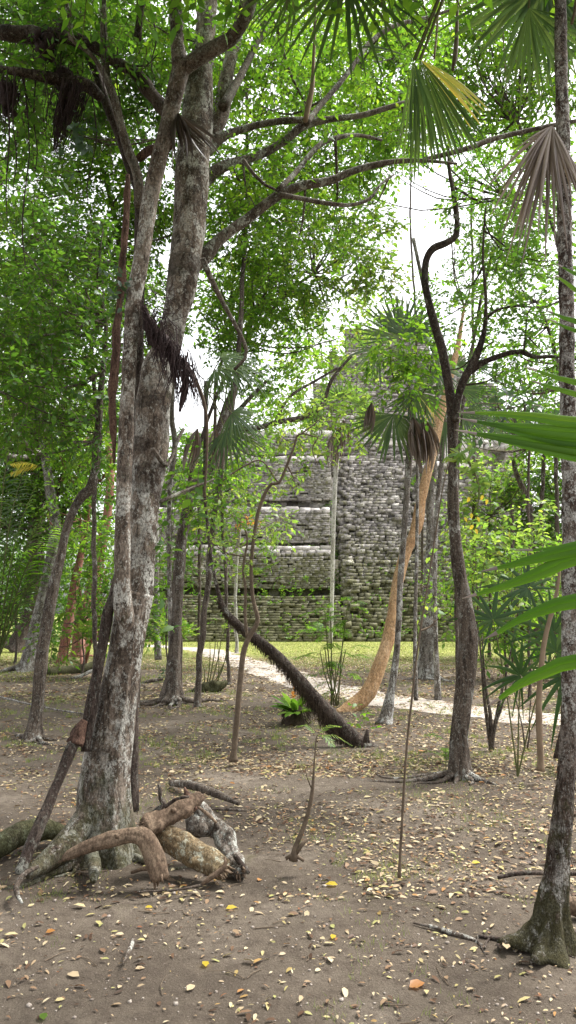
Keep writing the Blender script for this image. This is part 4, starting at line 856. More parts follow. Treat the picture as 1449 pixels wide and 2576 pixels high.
# ---- lush crown left of the dark tree (behind the palm)
b = gbase(1045, 1760); tl = tree('leafy_tree', b, 'slim tree with dense mid green crown above the thin palm')
c = part_tube(tl, 'trunk', T([(1046, 1762, 12), (1044, 1600, 10), (1048, 1400, 9), (1050, 1200, 8), (1046, 1050, 8), (1032, 950, 7), (1030, 860, 6)], b[1] - 2), M['greybark'], seg=8, step=.12, rough=.1)
crown(tl, [(1000, 860, 10, 80, .7), (1060, 900, 10, 70, .7), (1010, 960, 9.8, 60, .6), (1090, 830, 10.2, 55, .5), (1060, 1000, 9.8, 35, .4)], M['leaf'], .085, .042, skel=c, barkm=M['limbbark'], six=True)

# ---- spotted palm trunk at the right edge
b = gbase(1385, 2345)
tz = tree('spotted_palm', b, 'tall palm with spotted rough trunk on a root mound at the right edge', 'palm')
cz = part_tube(tz, 'trunk', T([(1376, 2400, 230), (1380, 2370, 160), (1385, 2325, 106), (1390, 2270, 82), (1400, 2200, 68), (1410, 2100, 60), (1420, 2000, 54), (1428, 1900, 50), (1433, 1780, 48), (1434, 1650, 48), (1434, 1500, 48), (1434, 1300, 47), (1432, 1150, 46), (1429, 1000, 45), (1426, 850, 44), (1423, 700, 43), (1420, 550, 42), (1417, 400, 40), (1413, 200, 37), (1409, 0, 34), (1405, -250, 30), (1400, -560, 28)], 3.78, 3.85, k=.84), M['roughbark'], seg=30, step=.022, rough=.16, rscale=14, flute=[(7, .26, .2, 0), (4, .18, .25, 1), (11, .08, .5, 2)])
mb = MB()
for i in range(1100):
    k = rng.integers(0, len(cz)); q = cz[k]; a = rng.uniform(0, 2 * math.pi); r = q[3]
    s = q[:3] + np.array([math.cos(a), math.sin(a), 0]) * r * 1.0
    if q[2] < .9:
        L_ = rng.uniform(.03, .12); d = np.array([math.cos(a) * .25, math.sin(a) * .25, -1]) * L_
        d[2] = max(d[2], -s[2] + .003)
    else:
        if rng.random() < .5: continue
        L_ = rng.uniform(.008, .02); d = np.array([math.cos(a), math.sin(a), .5 * rng.normal()]) * L_
    tube(mb, [[*s, .0022], [*(s + d), .0008]], seg=3, step=9, cap=False)
mb.build('bark_fibre', M['fibre'], tz)['kind'] = 'stuff'
roots(tz, b, [(175, .45, .016), (195, .5, .018), (215, .42, .016), (240, .36, .016), (265, .32, .015), (290, .36, .016), (320, .4, .016)], M['darkbark'])
hub = cz[-1][:3]
def zf(px, py, Yd, R_, ax, nr, mat='palm', **kw):
    return frond(tz, hub, P(px, py, Yd), ax, nr, R_, M[mat], .010, **kw)
zf(1056, 150, 4.6, .82, (.20, -.15, -1), (-.5, -1, .1), nseg=18, spread=40, droop=.10, split=.72, k=9, fold=.8, label='drooping folded green fan leaf')
zf(1045, 150, 4.65, .45, (-1, -.1, .38), (0, -.6, .8), nseg=9, spread=45, droop=.25, split=.7, k=8)
zf(1040, 152, 4.62, .72, (-.02, -.15, -1), (-1, -.4, .1), nseg=10, spread=50, droop=.1, split=.5, k=8)
zf(1058, 150, 4.7, .55, (.75, -.1, -.75), (0, -1, .2), 'palmyellow', nseg=6, spread=32, droop=.25, split=.6, k=8, label='yellowing lobe of the drooping fan leaf')
zf(870, -60, 4.4, .72, (0, -.1, -1), (0, -1, .1), nseg=13, spread=120, droop=.15, split=.3, k=9)
zf(960, -60, 4.6, .5, (.2, -.1, -1), (0, -1, .3), nseg=9, spread=90, droop=.15, split=.32, k=9)
zf(760, -60, 4.5, .5, (-.7, -.1, -.7), (0, -1, .2), nseg=12, spread=80, droop=.3, split=.4, k=9)
zf(1330, 20, 4.9, .75, (.35, -.1, -1), (-.4, -1, .2), nseg=18, spread=90, droop=.1, split=.4, k=9)
zf(1420, -60, 5.2, 1.0, (.0, -.1, -1), (0, -1, .2), nseg=18, spread=150, droop=.1, split=.4, k=8)
zf(1370, -60, 5.2, .9, (-.5, -.1, -.9), (0, -1, .2), nseg=18, spread=130, droop=.2, split=.4, k=8)
mb = MB()
hb = P(1388, 318, 3.75)
for i in range(46):
    th = R(-58) * (1 - (i / 45) ** .6) + R(24) * (i / 45) + rng.normal() * .04
    d = unit(np.array([math.sin(th), -.15 + rng.normal() * .1, -math.cos(th)])); Li = rng.uniform(.34, .70) * (.72 + .28 * math.cos(th * 1.5)); s = np.linspace(0, 1, 8)
    p = hb + d * (Li * s)[:, None] + np.array([0, 0, -1]) * (.25 * Li * s ** 2)[:, None] + np.array([rng.normal(), rng.normal(), 0]) * .03 * (s ** 2)[:, None]
    w_ = .0095 * np.array([.5, .9, 1.1, 1.1, .9, .7, .45, .1]) * Li / .5
    blade_strip(mb, p, w_, unit(np.cross(d, [.3 * rng.normal(), 1, .2])), [0, -1, 0], .8)
mb.build('dead_frond', M['palmdead'], tz)['label'] = 'brown dry fan leaf hanging beside the trunk'
o = tree('cut_wood_piece', gbase(1440, 2285), 'split piece of pale wood lying right of the spotted palm mound', 'wood')
part_tube(o, 'wood', T([(1405, 2262, 20), (1440, 2278, 46), (1500, 2292, 50)], 4.2, 4.15), M['deadwood'], seg=12, step=.03, rough=.2)

# ---- hanging lianas at the top
for i, (pts, Yd, lab) in enumerate([
    ([(795, -60, 6), (792, 60, 7), (789, 140, 8), (785, 220, 12), (776, 262, 16), (768, 305, 14)], 5.9, 'thick pale liana dropping onto the upper middle branch'),
    ([(1022, -60, 5), (1020, 20, 5), (1017, 44, 6)], 6, 'short pale liana at the top left of the drooping fan leaf'),
    ([(1102, -60, 6), (1100, 60, 6), (1096, 110, 5), (1092, 148, 5)], 6, 'straight pale liana above the drooping fan leaf'),
    ([(1152, -60, 8), (1150, 40, 8), (1148, 100, 11), (1144, 150, 12), (1138, 176, 6)], 5.8, 'thick brown liana with hooked end above the drooping fan leaf'),
    ([(1262, 0, 3), (1268, 120, 3), (1275, 240, 2)], 5.2, 'thread thin pale liana left of the spotted trunk'),
    ([(1455, -40, 12), (1446, 30, 9), (1438, 60, 7)], 4.6, 'dark liana at the top right corner')]):
    q = T(pts, Yd); mb = MB(); tube(mb, q, seg=7, step=.05, rough=.15); tag(mb.build('liana', M['palestem' if 'pale' in lab else 'brownstem'], origin=q[0][:3], smooth=True), lab, 'liana')

# ---- near fan palm reaching in from the right
bn = np.array([1.75, 2.0, 0.0])
tn = thing('fan_palm', bn, 'close green fan palm blades reaching in from the right edge', 'palm')
def nearblade(pts, Yd, w, lab=None, m='palmnear', Y1=None, tilt=0.0):
    q = T([(p[0], p[1], 1) for p in pts], Yd, Y1)[:, :3]; q = catmull(np.column_stack([q, np.zeros(len(q))]), .03)[:, :3]
    s = np.linspace(0, 1, len(q)); wd = w * .5 * np.clip(np.minimum((1.0 - s) * 2.2, 1), 0, 1) ** .75 * (.75 + .25 * np.cos((s - .3) * 2)) + .0006
    tg = unit(np.gradient(q, axis=0)); sd = unit(np.cross(tg, [0.0, -1.0, .25 + tilt])); 
    for of in (-.5, .5):
        blade_strip(mbn, q + sd * (wd * of)[:, None], wd * .5, sd, unit(np.cross(sd, tg)), .5)
    k_ = max(2, int(len(q) * .045)); blade_strip(mbn, q[-k_:] + unit(np.cross(sd, tg))[-k_:] * .0012, wd[-k_:] * 1.1, sd[-k_:], unit(np.cross(sd, tg))[-k_:], .3, 1)
mbn = MB()
for (pts, w_) in (([(1640, 1062), (1449, 1062), (1340, 1048), (1240, 1040), (1150, 1038)], .030), ([(1640, 1092), (1449, 1088), (1340, 1078), (1240, 1068), (1150, 1052)], .034), ([(1640, 1120), (1449, 1112), (1330, 1092), (1240, 1068), (1160, 1054)], .030),
                  ([(1640, 1160), (1449, 1128), (1340, 1112), (1240, 1098), (1145, 1082)], .036), ([(1640, 1190), (1449, 1146), (1340, 1122), (1240, 1100), (1160, 1084)], .034)): nearblade(pts, 1.75, w_)
mbn.build('frond', [M['palmnear'], M['palmdead']], tn)['label'] = 'broad joined blades crossing the dark forked trunk'
mbn = MB()
nearblade([(1640, 960), (1449, 962), (1400, 950), (1350, 932), (1320, 924)], 1.8, 0.0241); nearblade([(1640, 1010), (1449, 992), (1400, 978), (1360, 966), (1335, 958)], 1.8, 0.0224)
nearblade([(1640, 870), (1449, 808), (1420, 800), (1390, 788), (1370, 780)], 1.9, 0.0224); nearblade([(1640, 900), (1449, 832), (1420, 822), (1400, 812), (1378, 802)], 1.9, 0.0189)
nearblade([(1640, 800), (1449, 730), (1425, 712), (1405, 698), (1393, 692)], 1.9, 0.0224); nearblade([(1640, 740), (1449, 690), (1430, 680), (1415, 672), (1395, 664)], 1.9, 0.0155)
mbn.build('frond', [M['palmnear'], M['palmdead']], tn)
mbn = MB()
nearblade([(1640, 1352), (1449, 1380), (1360, 1402), (1290, 1420), (1210, 1438)], 1.8, 0.0344); nearblade([(1640, 1370), (1449, 1404), (1360, 1440), (1270, 1474), (1162, 1506)], 1.8, 0.0344)
nearblade([(1640, 1330), (1449, 1368), (1400, 1378), (1340, 1384), (1290, 1384)], 1.85, 0.0172)
mbn.build('frond', [M['palmnear'], M['palmdead']], tn)
mbn = MB(); nearblade([(1640, 1500), (1449, 1512), (1370, 1532), (1300, 1562), (1250, 1592), (1218, 1608)], 1.8, 0.0361); nearblade([(1640, 1670), (1449, 1664), (1380, 1686), (1310, 1720), (1255, 1758), (1225, 1775)], 1.85, 0.0344)
mbn.build('frond', [M['palmnear'], M['palmdead']], tn)
mb = MB()
for (py, Yd) in ((1100, 1.75), (960, 1.8), (1370, 1.8), (1560, 1.85)):
    e_ = P(1640, py, Yd); tube(mb, [[*bn, .02], [*(bn * [1, 1, 0] + [-.02, 0, .7 * e_[2]]), .012], [*e_, .008]], seg=6, step=.1)
mb.build('petiole', M['stem'], tn)

# ---- saplings and small stems
def sapling(name, label, base_px, pts, Yd, mat, leaves=None, lm='leaf', ll=.06, lw=.03, extra=(), cat='sapling', Y1=None, K=7, holes=.4, **kw):
    q = T(pts, Yd, Y1); o = tree(name, (q[0][0], q[0][1], 0), label, cat); c = part_tube(o, 'stem', q, M[mat], seg=8, step=.04, rough=.12, rscale=20, wob=.006)
    sk = [c]
    for e in extra: sk.append(part_tube(o, 'branch', T(e, Yd), M[mat], seg=6, step=.04, rough=.1, wob=.008))
    if leaves: crown(o, leaves, M[lm], ll, lw, K=K, skel=np.vstack(sk), barkm=M[mat], six=True, name='foliage', holes=holes, **kw)
    return o
sapling('forked_sapling', 'thin forked sapling standing in front of the leaning bearded palm', None, [(587, 1916, 24), (588, 1890, 16), (595, 1820, 15), (603, 1730, 14), (612, 1645, 14), (628, 1600, 13), (645, 1572, 12), (648, 1550, 11), (636, 1500, 10), (632, 1420, 9), (640, 1340, 9), (652, 1280, 9), (672, 1232, 9), (682, 1218, 8), (702, 1214, 7), (718, 1180, 7), (738, 1130, 6), (752, 1092, 5), (800, 1100, 3)], 8.0, 'brownstem',
        [(560, 1290, 8.0, 60, .35), (680, 1330, 8.2, 40, .35), (610, 1370, 8.0, 60, .35), (700, 1180, 8.3, 60, .3), (760, 1060, 8.4, 80, .4), (540, 1380, 7.8, 40, .25)], 'leaflime', .06, .03,
        extra=[[(622, 1604, 9), (617, 1540, 8), (618, 1480, 7), (612, 1430, 6), (622, 1360, 5), (612, 1320, 4)], [(700, 1215, 4), (660, 1160, 4), (620, 1170, 4), (560, 1210, 3)], [(800, 1100, 3), (786, 1130, 3), (800, 1170, 2)]])
sapling('thin_sapling', 'thin crooked sapling with a stub at its foot in the centre foreground', None, [(738, 2165, 22), (744, 2130, 13), (760, 2095, 12), (775, 2050, 11), (784, 2010, 11), (787, 1985, 9), (790, 1930, 4), (793, 1880, 3), (797, 1850, 3)], 4.84, 'brownstem', extra=[[(742, 2150, 14), (758, 2128, 12), (775, 2110, 8)], [(786, 1990, 3), (774, 1960, 3), (768, 1935, 2)], [(720, 2160, 10), (740, 2148, 12), (765, 2165, 8)]])
sapling('pole_sapling', 'tall very thin pole like sapling left of the dark forked tree', None, [(1005, 2208, 10), (1007, 2150, 7), (1012, 2040, 7), (1020, 1930, 6), (1030, 1820, 6), (1044, 1690, 5), (1060, 1570, 5), (1076, 1460, 4), (1092, 1360, 4), (1112, 1240, 3), (1130, 1160, 3)], 4.55, 'brownstem', [(1075, 1480, 4.6, 45, .22), (1100, 1580, 4.6, 30, .12)], 'leaflime', .05, .03, holes=.2)
sapling('pale_sapling', 'bare pale tan sapling left of the spotted trunk', None, [(1360, 1940, 24), (1360, 1915, 17), (1357, 1860, 17), (1355, 1800, 17), (1355, 1755, 15), (1360, 1690, 14), (1368, 1620, 13), (1380, 1570, 12), (1394, 1520, 11), (1402, 1480, 9), (1408, 1430, 6)], 7.4, 'palestem')
sapling('leaning_stub', 'short dark stem leaning against the right edge trunk', None, [(1402, 1908, 22), (1408, 1870, 16), (1420, 1820, 15), (1436, 1770, 12)], 7.9, 'darkbark')
sapling('stump', 'small broken stump beside the foot of the bearded palm', None, [(922, 1868, 20), (923, 1850, 13), (926, 1836, 9)], 9.0, 'darkbark', cat='stump')

for j, (bx, by, tops, lab) in enumerate([
    (1235, 1888, [(1212, 1600), (1200, 1560), (1280, 1700), (1300, 1560)], 'clump of thin dark stems just right of the dark forked tree'),
    (1325, 1885, [(1290, 1720), (1335, 1760)], 'two wiry stems spreading between the stem clump and the pale sapling')]):
    g = gbase(bx, by); o = tree('stem_clump', g, lab, 'shrub'); sk = []
    for (tx, ty) in tops:
        q = T([(bx + rng.uniform(-8, 8), by, 10 if j == 0 else 5), ((bx * .75 + tx * .25) + rng.uniform(-6, 6), by * .7 + ty * .3, 9 if j == 0 else 4), (bx * .4 + tx * .6, by * .4 + ty * .6, 6 if j == 0 else 3), (tx, ty, 3)], g[1]); sk.append(part_tube(o, 'stem', q, M['brownbark'], seg=7, step=.05, rough=.1, wob=.01))
    if j == 0: crown(o, [(1240, 1480, 8.2, 70, .4), (1300, 1400, 8.6, 90, .5), (1220, 1360, 8.6, 60, .4), (1360, 1480, 8.4, 60, .5), (1330, 1300, 9, 60, .4)], M['leaflime'], .08, .035, skel=np.vstack(sk), barkm=M['brownstem'], six=True, name='foliage')
# low fan palms on the right
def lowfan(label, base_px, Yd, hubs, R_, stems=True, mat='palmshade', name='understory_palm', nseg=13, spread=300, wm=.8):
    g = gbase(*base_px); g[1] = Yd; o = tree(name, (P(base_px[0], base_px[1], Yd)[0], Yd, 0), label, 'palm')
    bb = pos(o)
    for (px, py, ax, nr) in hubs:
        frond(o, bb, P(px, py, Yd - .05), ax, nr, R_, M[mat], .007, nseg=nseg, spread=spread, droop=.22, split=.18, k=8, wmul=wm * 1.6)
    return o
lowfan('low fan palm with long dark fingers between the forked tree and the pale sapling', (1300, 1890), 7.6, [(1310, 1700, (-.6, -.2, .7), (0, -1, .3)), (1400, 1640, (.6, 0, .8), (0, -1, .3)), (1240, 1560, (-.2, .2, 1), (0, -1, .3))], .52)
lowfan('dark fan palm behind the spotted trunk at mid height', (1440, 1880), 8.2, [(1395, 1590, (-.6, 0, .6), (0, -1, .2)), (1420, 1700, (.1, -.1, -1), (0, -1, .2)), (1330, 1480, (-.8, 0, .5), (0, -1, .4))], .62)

# bamboo like palm clump in the centre
g = gbase(838, 1775); o = tree('bamboo_palm', g, 'cluster of thin green canes with feathery leaves in front of the path', 'palm')
for i in range(9):
    tx = 838 + rng.uniform(-45, 50); ty = rng.uniform(1480, 1680); q = T([(838 + rng.uniform(-14, 14), 1775, 3.5), (838 * .4 + tx * .6, 1775 * .45 + ty * .55, 3), (tx, ty, 2.4)], g[1] + rng.normal() * .1)
    part_tube(o, 'cane', q, M['stem'], seg=5, step=.1)
    for k in range(4):
        a = rng.uniform(0, 2 * math.pi); s = q[-1][:3] + np.array([0, 0, -.14 * k]); d = np.array([math.cos(a), math.sin(a) * .6, .35 - .1 * k]); L_ = rng.uniform(.35, .5)
        mb = MB(); pinnate(mb, [s, s + d * L_ * .5, s + d * L_ + [0, 0, -.12]], 14, .16, .014, .3, r0=.003, start=.15); mb.build('frond', [M['leaf'], M['stem']], o)
# feathery seedling by the dark tree
g = gbase(1122, 1942); o = tree('palm_seedling', g, 'small feathery seedling at the left foot of the dark forked tree', 'seedling')
for i in range(7):
    a = rng.uniform(0, 2 * math.pi); z = rng.uniform(.05, .36); s = g + [0, -.02, z]; d = np.array([math.cos(a), math.sin(a) * .5, .5]); mb = MB()
    pinnate(mb, [s, s + d * .1, s + d * .2 - [0, 0, .04]], 9, .07, .01, .3, r0=.002); mb.build('frond', [M['leaf'], M['stem']], o)
part_tube(o, 'stem', [[*g, .005], [*(g + [.01, 0, .4]), .002]], M['stem'], seg=5)
g = P(797, 1850, 4.84); o = tree('sprout', P(792, 1985, 4.84), 'lime feathery sprout growing from the top of the thin crooked sapling', 'sprout')
for d in ((.22, 0, -.06), (-.12, .05, .05), (.1, -.1, -.05), (.16, .1, .04)):
    mb = MB(); pinnate(mb, [g, g + np.array(d) * .5 + [0, 0, .03], g + np.array(d)], 12, .05, .008, .2, r0=.0015); mb.build('frond', [M['leaflime'], M['stem']], o)
g = P(790, 1870, 4.9); mb = MB()

# bromeliad clump with orange flower
g = gbase(745, 1822); o = tree('bromeliad', g, 'rosette plant with orange bloom on a dark root ball left of the bearded palm', 'plant')
mb = MB(); tube(mb, [[*(g + [-.02, 0, -.04]), .17], [*(g + [0, 0, .04]), .15], [*(g + [.02, 0, .13]), .09], [*(g + [.02, 0, .27]), .05]], seg=16, step=.03, rough=.5, rscale=14); mb.build('root_ball', M['fibre'], o)
mb = MB()
for i in range(220):
    a = rng.uniform(0, 2 * math.pi); s0 = g + [math.cos(a) * .17, math.sin(a) * .17, rng.uniform(.06, .26)]; d = np.array([math.cos(a) * .05, math.sin(a) * .05, -rng.uniform(.04, .12)]); tube(mb, [[*s0, .005], [*(s0 + d), .002]], seg=3, step=9, cap=False)
mb.build('root_fibre', M['fibre'], o)['kind'] = 'stuff'
for i in range(24):
    a = rng.uniform(0, 2 * math.pi); el = rng.uniform(.35, 1.25); L_ = rng.uniform(.42, .68); s = np.linspace(0, 1, 8); d = np.array([math.cos(a) * math.cos(el), math.sin(a) * math.cos(el), math.sin(el)])
    p = g + [0, 0, .13] + d * (L_ * s)[:, None] + np.array([0, 0, -1]) * (.28 * L_ * s ** 2)[:, None]; mb = MB()
    blade_strip(mb, p, .055 * np.array([.4, .6, .8, 1, 1, .85, .55, .05]), unit(np.cross(d, [0, 0, 1])), [0, -.2, 1], .3); mb.build('leaf', M['leaflime' if rng.random() < .3 else 'leaf'], o)
mb = MB()
for i in range(9):
    q = g + [rng.normal() * .03 - .02, -.06, .36 + i * .02]; leaf_quads(mb, q[None], unit(rng.normal(size=(1, 3)) + [0, 0, 1]), rng.normal(size=(1, 3)), .09, .04)
mb.build('flower', M['orange'], o)
# dead fan on the ground
g = gbase(657, 1742); mb = MB(); fan(mb, g + [0, 0, .02], (0, -.3, .8), (0, -1, .3), .22, nseg=12, spread=200, droop=.1, split=.2, k=6)
tag(mb.build('dead_fan_leaf', M['greydead'] if 'greydead' in M else M['palmdead'], origin=g), 'small pale dried fan leaf standing on the ground left of the bromeliad', 'dead leaf')
# root clod with upright shoots
g = gbase(525, 1740); o = tree('sprouting_stump', g, 'mossy root clod with upright green shoots right of the buttressed tree', 'stump')
mb = MB(); tube(mb, [[*(g + [-.38, 0, 0]), .04], [*(g + [-.16, 0, .04]), .10], [*(g + [.06, 0, .08]), .13], [*(g + [.28, 0, .16]), .07], [*(g + [.36, 0, .22]), .03]], seg=14, step=.03, rough=.9, rscale=13); mb.build('root_clod', M['mossy'], o)
for i, (tx, ty) in enumerate([(505, 1650), (528, 1610), (545, 1560), (560, 1580), (580, 1620), (570, 1640), (545, 1600)]):
    s = g + [-.08 + .045 * i, 0, .15]; e_ = P(tx, ty, g[1]); part_tube(o, 'shoot', [[*s, .013], [*((s + e_) / 2 + [.03, 0, 0]), .010], [*e_, .005]], M['stem'], seg=6, step=.1)
for tx, ty in ((565, 1580), (555, 1600)):
    s = P(tx, ty, g[1]); mb = MB(); pinnate(mb, [s, s + [.06, 0, .15], s + [.1, -.1, .26]], 12, .12, .014, .2, r0=.003); mb.build('frond', [M['leaflime'], M['stem']], o)
# pale stick across the dirt, left
log('long_thin_stick', 'long thin pale stick lying across the dirt at left', [(-20, 1748, 5), (60, 1768, 5), (140, 1785, 5), (225, 1798, 4)], 13.7, 11.7, 'greybark', seg=6, cat='stick', step=.1)
log('curved_dead_branch', 'low dead branches behind the buttressed tree', [(356, 1720, 8), (380, 1712, 9), (410, 1708, 9)], 17.3, 17.3, 'brownbark', seg=6, cat='branch', step=.1)

# ---- cane with willow like leaves beside the dark tree (yellowing sprig)
o = tree('vine_sprig', P(1135, 1150, 6.9), 'bright green sprig with yellow leaves growing off the dark forked trunk', 'vine')
part_tube(o, 'stem', T([(1142, 1165, 8), (1165, 1150, 6), (1190, 1180, 5), (1205, 1230, 4), (1200, 1290, 3)], 6.9, 6.8), M['stem'], seg=5, step=.04)
mb = MB()
for (px, py, n_, L_) in ((1150, 1145, 16, .11), (1185, 1120, 8, .12), (1180, 1180, 12, .12), (1205, 1220, 12, .11)):
    c_ = P(px, py, 6.85); a_ = rng.uniform(0, 2 * math.pi, n_); d_ = np.column_stack([np.cos(a_), -.3 + .2 * np.sin(a_), np.sin(a_) * .8 - .2])
    leaf_quads(mb, c_ + rng.normal(size=(n_, 3)) * .03, unit(d_), np.tile([0, -1, .4], (n_, 1)) + rng.normal(size=(n_, 3)) * .3, L_, .036, 0, True)
mb.build('leaf', M['leaflime'], o)
mb = MB()
for (px, py) in ((1190, 1320), (1200, 1300), (1195, 1330), (1215, 1245), (1225, 1255), (1180, 1250), (1168, 1300), (1185, 1290)):
    leaf_quads(mb, P(px, py, 6.8)[None], unit(np.array([[rng.normal() * .5, 0, -1]])), np.array([[.2, -1, .2]]), .055, .034, 0, True)
mb.build('leaf', M['yellow'], o)['label'] = 'yellow leaves'
# low ivy sprig on bearded palm foot
for (px, py, Yd, lab, n_) in ((905, 1800, 8.7, 'small green seedling growing at the foot of the orange trunk', 26), (700, 1990, 6, None, 0)):
    if not lab: continue
    q = P(px, py, Yd); mb = MB(); sprays(mb, q + rng.normal(size=(n_ // 3, 3)) * .06, rng.normal(size=(n_ // 3, 3)) + [0, 0, .6], .1, 4, .06, .035, .2, six=True)
    tag(mb.build('seedling', [M['leaf'], M['brownstem']], origin=q), lab, 'seedling')
g = gbase(432, 1740); g[1] -= .5; mb = MB(); sprays(mb, g + rng.normal(size=(14, 3)) * [.06, .05, .12] + [0, 0, .35], rng.normal(size=(14, 3)) + [0, -.4, .2], .16, 5, .09, .025, .2, six=True)
tube(mb, [[*g, .006], [*(g + [.02, 0, .5]), .003]], seg=5, m=1)
tag(mb.build('seedling', [M['leafblue'], M['brownstem']], origin=g), 'pale green seedling in front of the buttressed tree roots', 'seedling')
g = gbase(348, 1880); mb = MB(); q = P(350, 1858, 6.2); sprays(mb, q + rng.normal(size=(4, 3)) * .03, rng.normal(size=(4, 3)) + [0, -.3, .4], .08, 3, .06, .03, .2, six=True); tube(mb, [[q[0], 6.2, 0, .003], [*q, .002]], seg=4, m=1)
tag(mb.build('seedling', [M['leaf'], M['brownstem']], origin=[q[0], 6.2, 0]), 'tiny seedling just right of the pale trunk', 'seedling')

# ------------------------------------------------------------------ forest behind
def bgtree(label, bx, by, tw, path, blobs, Yd, leaf='leaf', barkn='brownbark', scale=0.0086, K=6, fill=.84, cat='tree', name='forest_tree', holes=.5, group=None, six=False, lmul=.48):
    g = P(bx, by, Yd); g[2] = 0
    o = tree(name, g, label, cat, group)
    pts = [[g[0], g[1], -.05, tw * .75 * pxm(1500, Yd)], [g[0], g[1], .4, tw * .5 * pxm(1500, Yd)]]
    for (px, py, wpx) in path: q = P(px, py, Yd); pts.append([*q, wpx * .5 * pxm(py, Yd)])
    c = None
    if tw: c = part_tube(o, 'trunk', pts, M[barkn], seg=10, step=.2, rough=.15, rscale=4, wob=.04)
    ll = scale * Yd
    crown(o, [(x, y, Yd + dy, r, d) for (x, y, r, d, dy) in blobs], M[leaf], ll, ll * lmul, skel=c, barkm=M[barkn], K=K, fill=fill, holes=holes, limbs=bool(tw), six=six, yd=1.0)
    return o
def B(s, d=1.0, r=115):
    """blobs from a flat list of x, y pairs with small random variation"""
    out = []
    for i in range(0, len(s), 2): out.append((s[i], s[i + 1], r * rng.uniform(.8, 1.15), d * rng.uniform(.8, 1.2), rng.uniform(-1.2, 1.2)))
    return out
bgtree('tall forest tree whose crown fills the left middle of the canopy', 345, 1660, 18, [(340, 1300, 16), (330, 900, 14), (300, 600, 12), (250, 400, 8)], B([330, 480, 230, 420, 120, 350, 60, 470, 300, 300, 200, 560, 400, 620, 60, 620, 420, 480, 280, 640, 150, 220], 1.15, 110), 13)
bgtree('tall forest tree filling the upper left corner of the canopy', -120, 1700, 20, [(-110, 1200, 18), (-70, 700, 16), (60, 300, 12), (150, 100, 8)], B([60, 80, 180, 60, 300, 150, 380, 60, 50, 260, 220, 260, -40, 160, 420, 180, 300, 20, 100, -40, 360, 280], 1.1, 115), 11.5, 'leafdark')
bgtree('forest tree with a bright crown above the thick pale stem', 500, 1640, 16, [(540, 1300, 14), (600, 900, 12), (620, 500, 10), (620, 200, 7)], B([560, 250, 650, 120, 720, 230, 620, 380, 480, 120, 760, 60, 560, 480, 640, 440, 560, 40, 700, 20, 660, 560, 590, 600], 1.05, 100), 13)
bgtree('forest tree with a bright crown at the top centre', 800, 1690, 0, [], B([800, 150, 900, 60, 850, 250, 760, 340, 960, 180, 900, 330, 720, 420, 820, 30, 1000, 60, 980, 300, 820, 430, 1040, 150, 900, 400], 1.0, 95), 15)
bgtree('forest tree with a yellow green crown left of the bright sky window', 455, 1650, 10, [(460, 1300, 9), (560, 960, 9), (700, 760, 8), (790, 690, 7)], B([720, 590, 830, 590, 640, 640, 900, 660, 770, 690, 870, 770, 940, 700, 690, 730, 760, 520, 860, 530, 930, 590], 1.05, 78), 16, 'leaflime')
bgtree('slim forest tree behind the small fan palm, crown thinning to the sky', 575, 1640, 9, [(560, 1300, 9), (540, 1000, 8), (580, 850, 7)], B([600, 700, 550, 640, 590, 790, 720, 800, 770, 850, 550, 780, 640, 720, 520, 720, 600, 1110, 650, 1000, 700, 950], .9, 62), 17)
bgtree('yellow green vine growth crowding the upper front of the ruin', 1000, 1600, 0, [], B([800, 930, 880, 950, 740, 940, 830, 1020, 900, 870, 780, 860, 700, 1010, 880, 1040, 770, 1040, 950, 800, 940, 960, 680, 1080, 900, 1080, 780, 1110], .75, 58), 24, 'leaflime')  # trunkless leaf masses, meant as vine growth on the slender palm
bgtree('forest tree filling the upper right of the canopy', 1440, 1680, 12, [(1440, 1200, 11), (1420, 700, 10), (1300, 300, 8)], B([1070, 50, 1160, 100, 1260, 60, 1350, 80, 1200, 210, 1110, 200, 1300, 200, 1400, 180, 1440, 50, 1180, 10, 1300, -20, 1380, 280, 1240, 300], 1.0, 92), 13)
bgtree('forest tree with drooping crown below the hanging dead fan leaf', 1150, 1660, 9, [(1150, 1200, 9), (1200, 800, 8), (1280, 500, 7)], B([1260, 360, 1350, 350, 1430, 420, 1310, 450, 1200, 390, 1380, 500, 1270, 560, 1430, 560, 1360, 620, 1040, 330, 960, 400, 1130, 300], .62, 72), 16)
bgtree('forest tree with loose crown right of the dark forked stems', 1425, 1640, 10, [(1425, 1200, 10), (1400, 900, 9), (1350, 760, 7)], B([1300, 720, 1400, 700, 1350, 800, 1260, 830, 1420, 820, 1230, 720, 1300, 900, 1400, 920, 1240, 950], .65, 66), 20)
bgtree('forest tree with mid green crown behind the near palm blades', 1400, 1620, 10, [(1402, 1300, 10), (1395, 1100, 9)], B([1230, 1000, 1320, 1010, 1400, 1020, 1280, 920, 1440, 950, 1200, 1060, 1370, 1100], .85, 62), 23)
bgtree('broad leaved plant with big dark drooping leaves left of the spotted trunk', 1330, 1660, 8, [(1330, 1300, 7), (1330, 1120, 6), (1320, 1020, 5)], B([1300, 1000, 1340, 990, 1370, 1020, 1230, 1030, 1260, 1020], .9, 34), 14, 'leafblue', scale=.013)
bgtree('slanting forked tree standing among bright bushes at right', 1345, 1500, 16, [(1343, 1380, 16), (1335, 1300, 17), (1320, 1240, 15), (1298, 1190, 12), (1290, 1150, 9)], B([1300, 1150, 1350, 1110], .5, 50), 25)
bgtree('upright grey tree beside the slanting forked tree', 1362, 1500, 10, [(1362, 1350, 10), (1366, 1200, 10), (1370, 1130, 9)], B([1400, 1120], .5, 50), 24.5)
bgtree('short brown snag among the bright bushes at right', 1288, 1520, 10, [(1288, 1360, 10), (1287, 1270, 9)], [], 24, barkn='brownbark', name='snag')
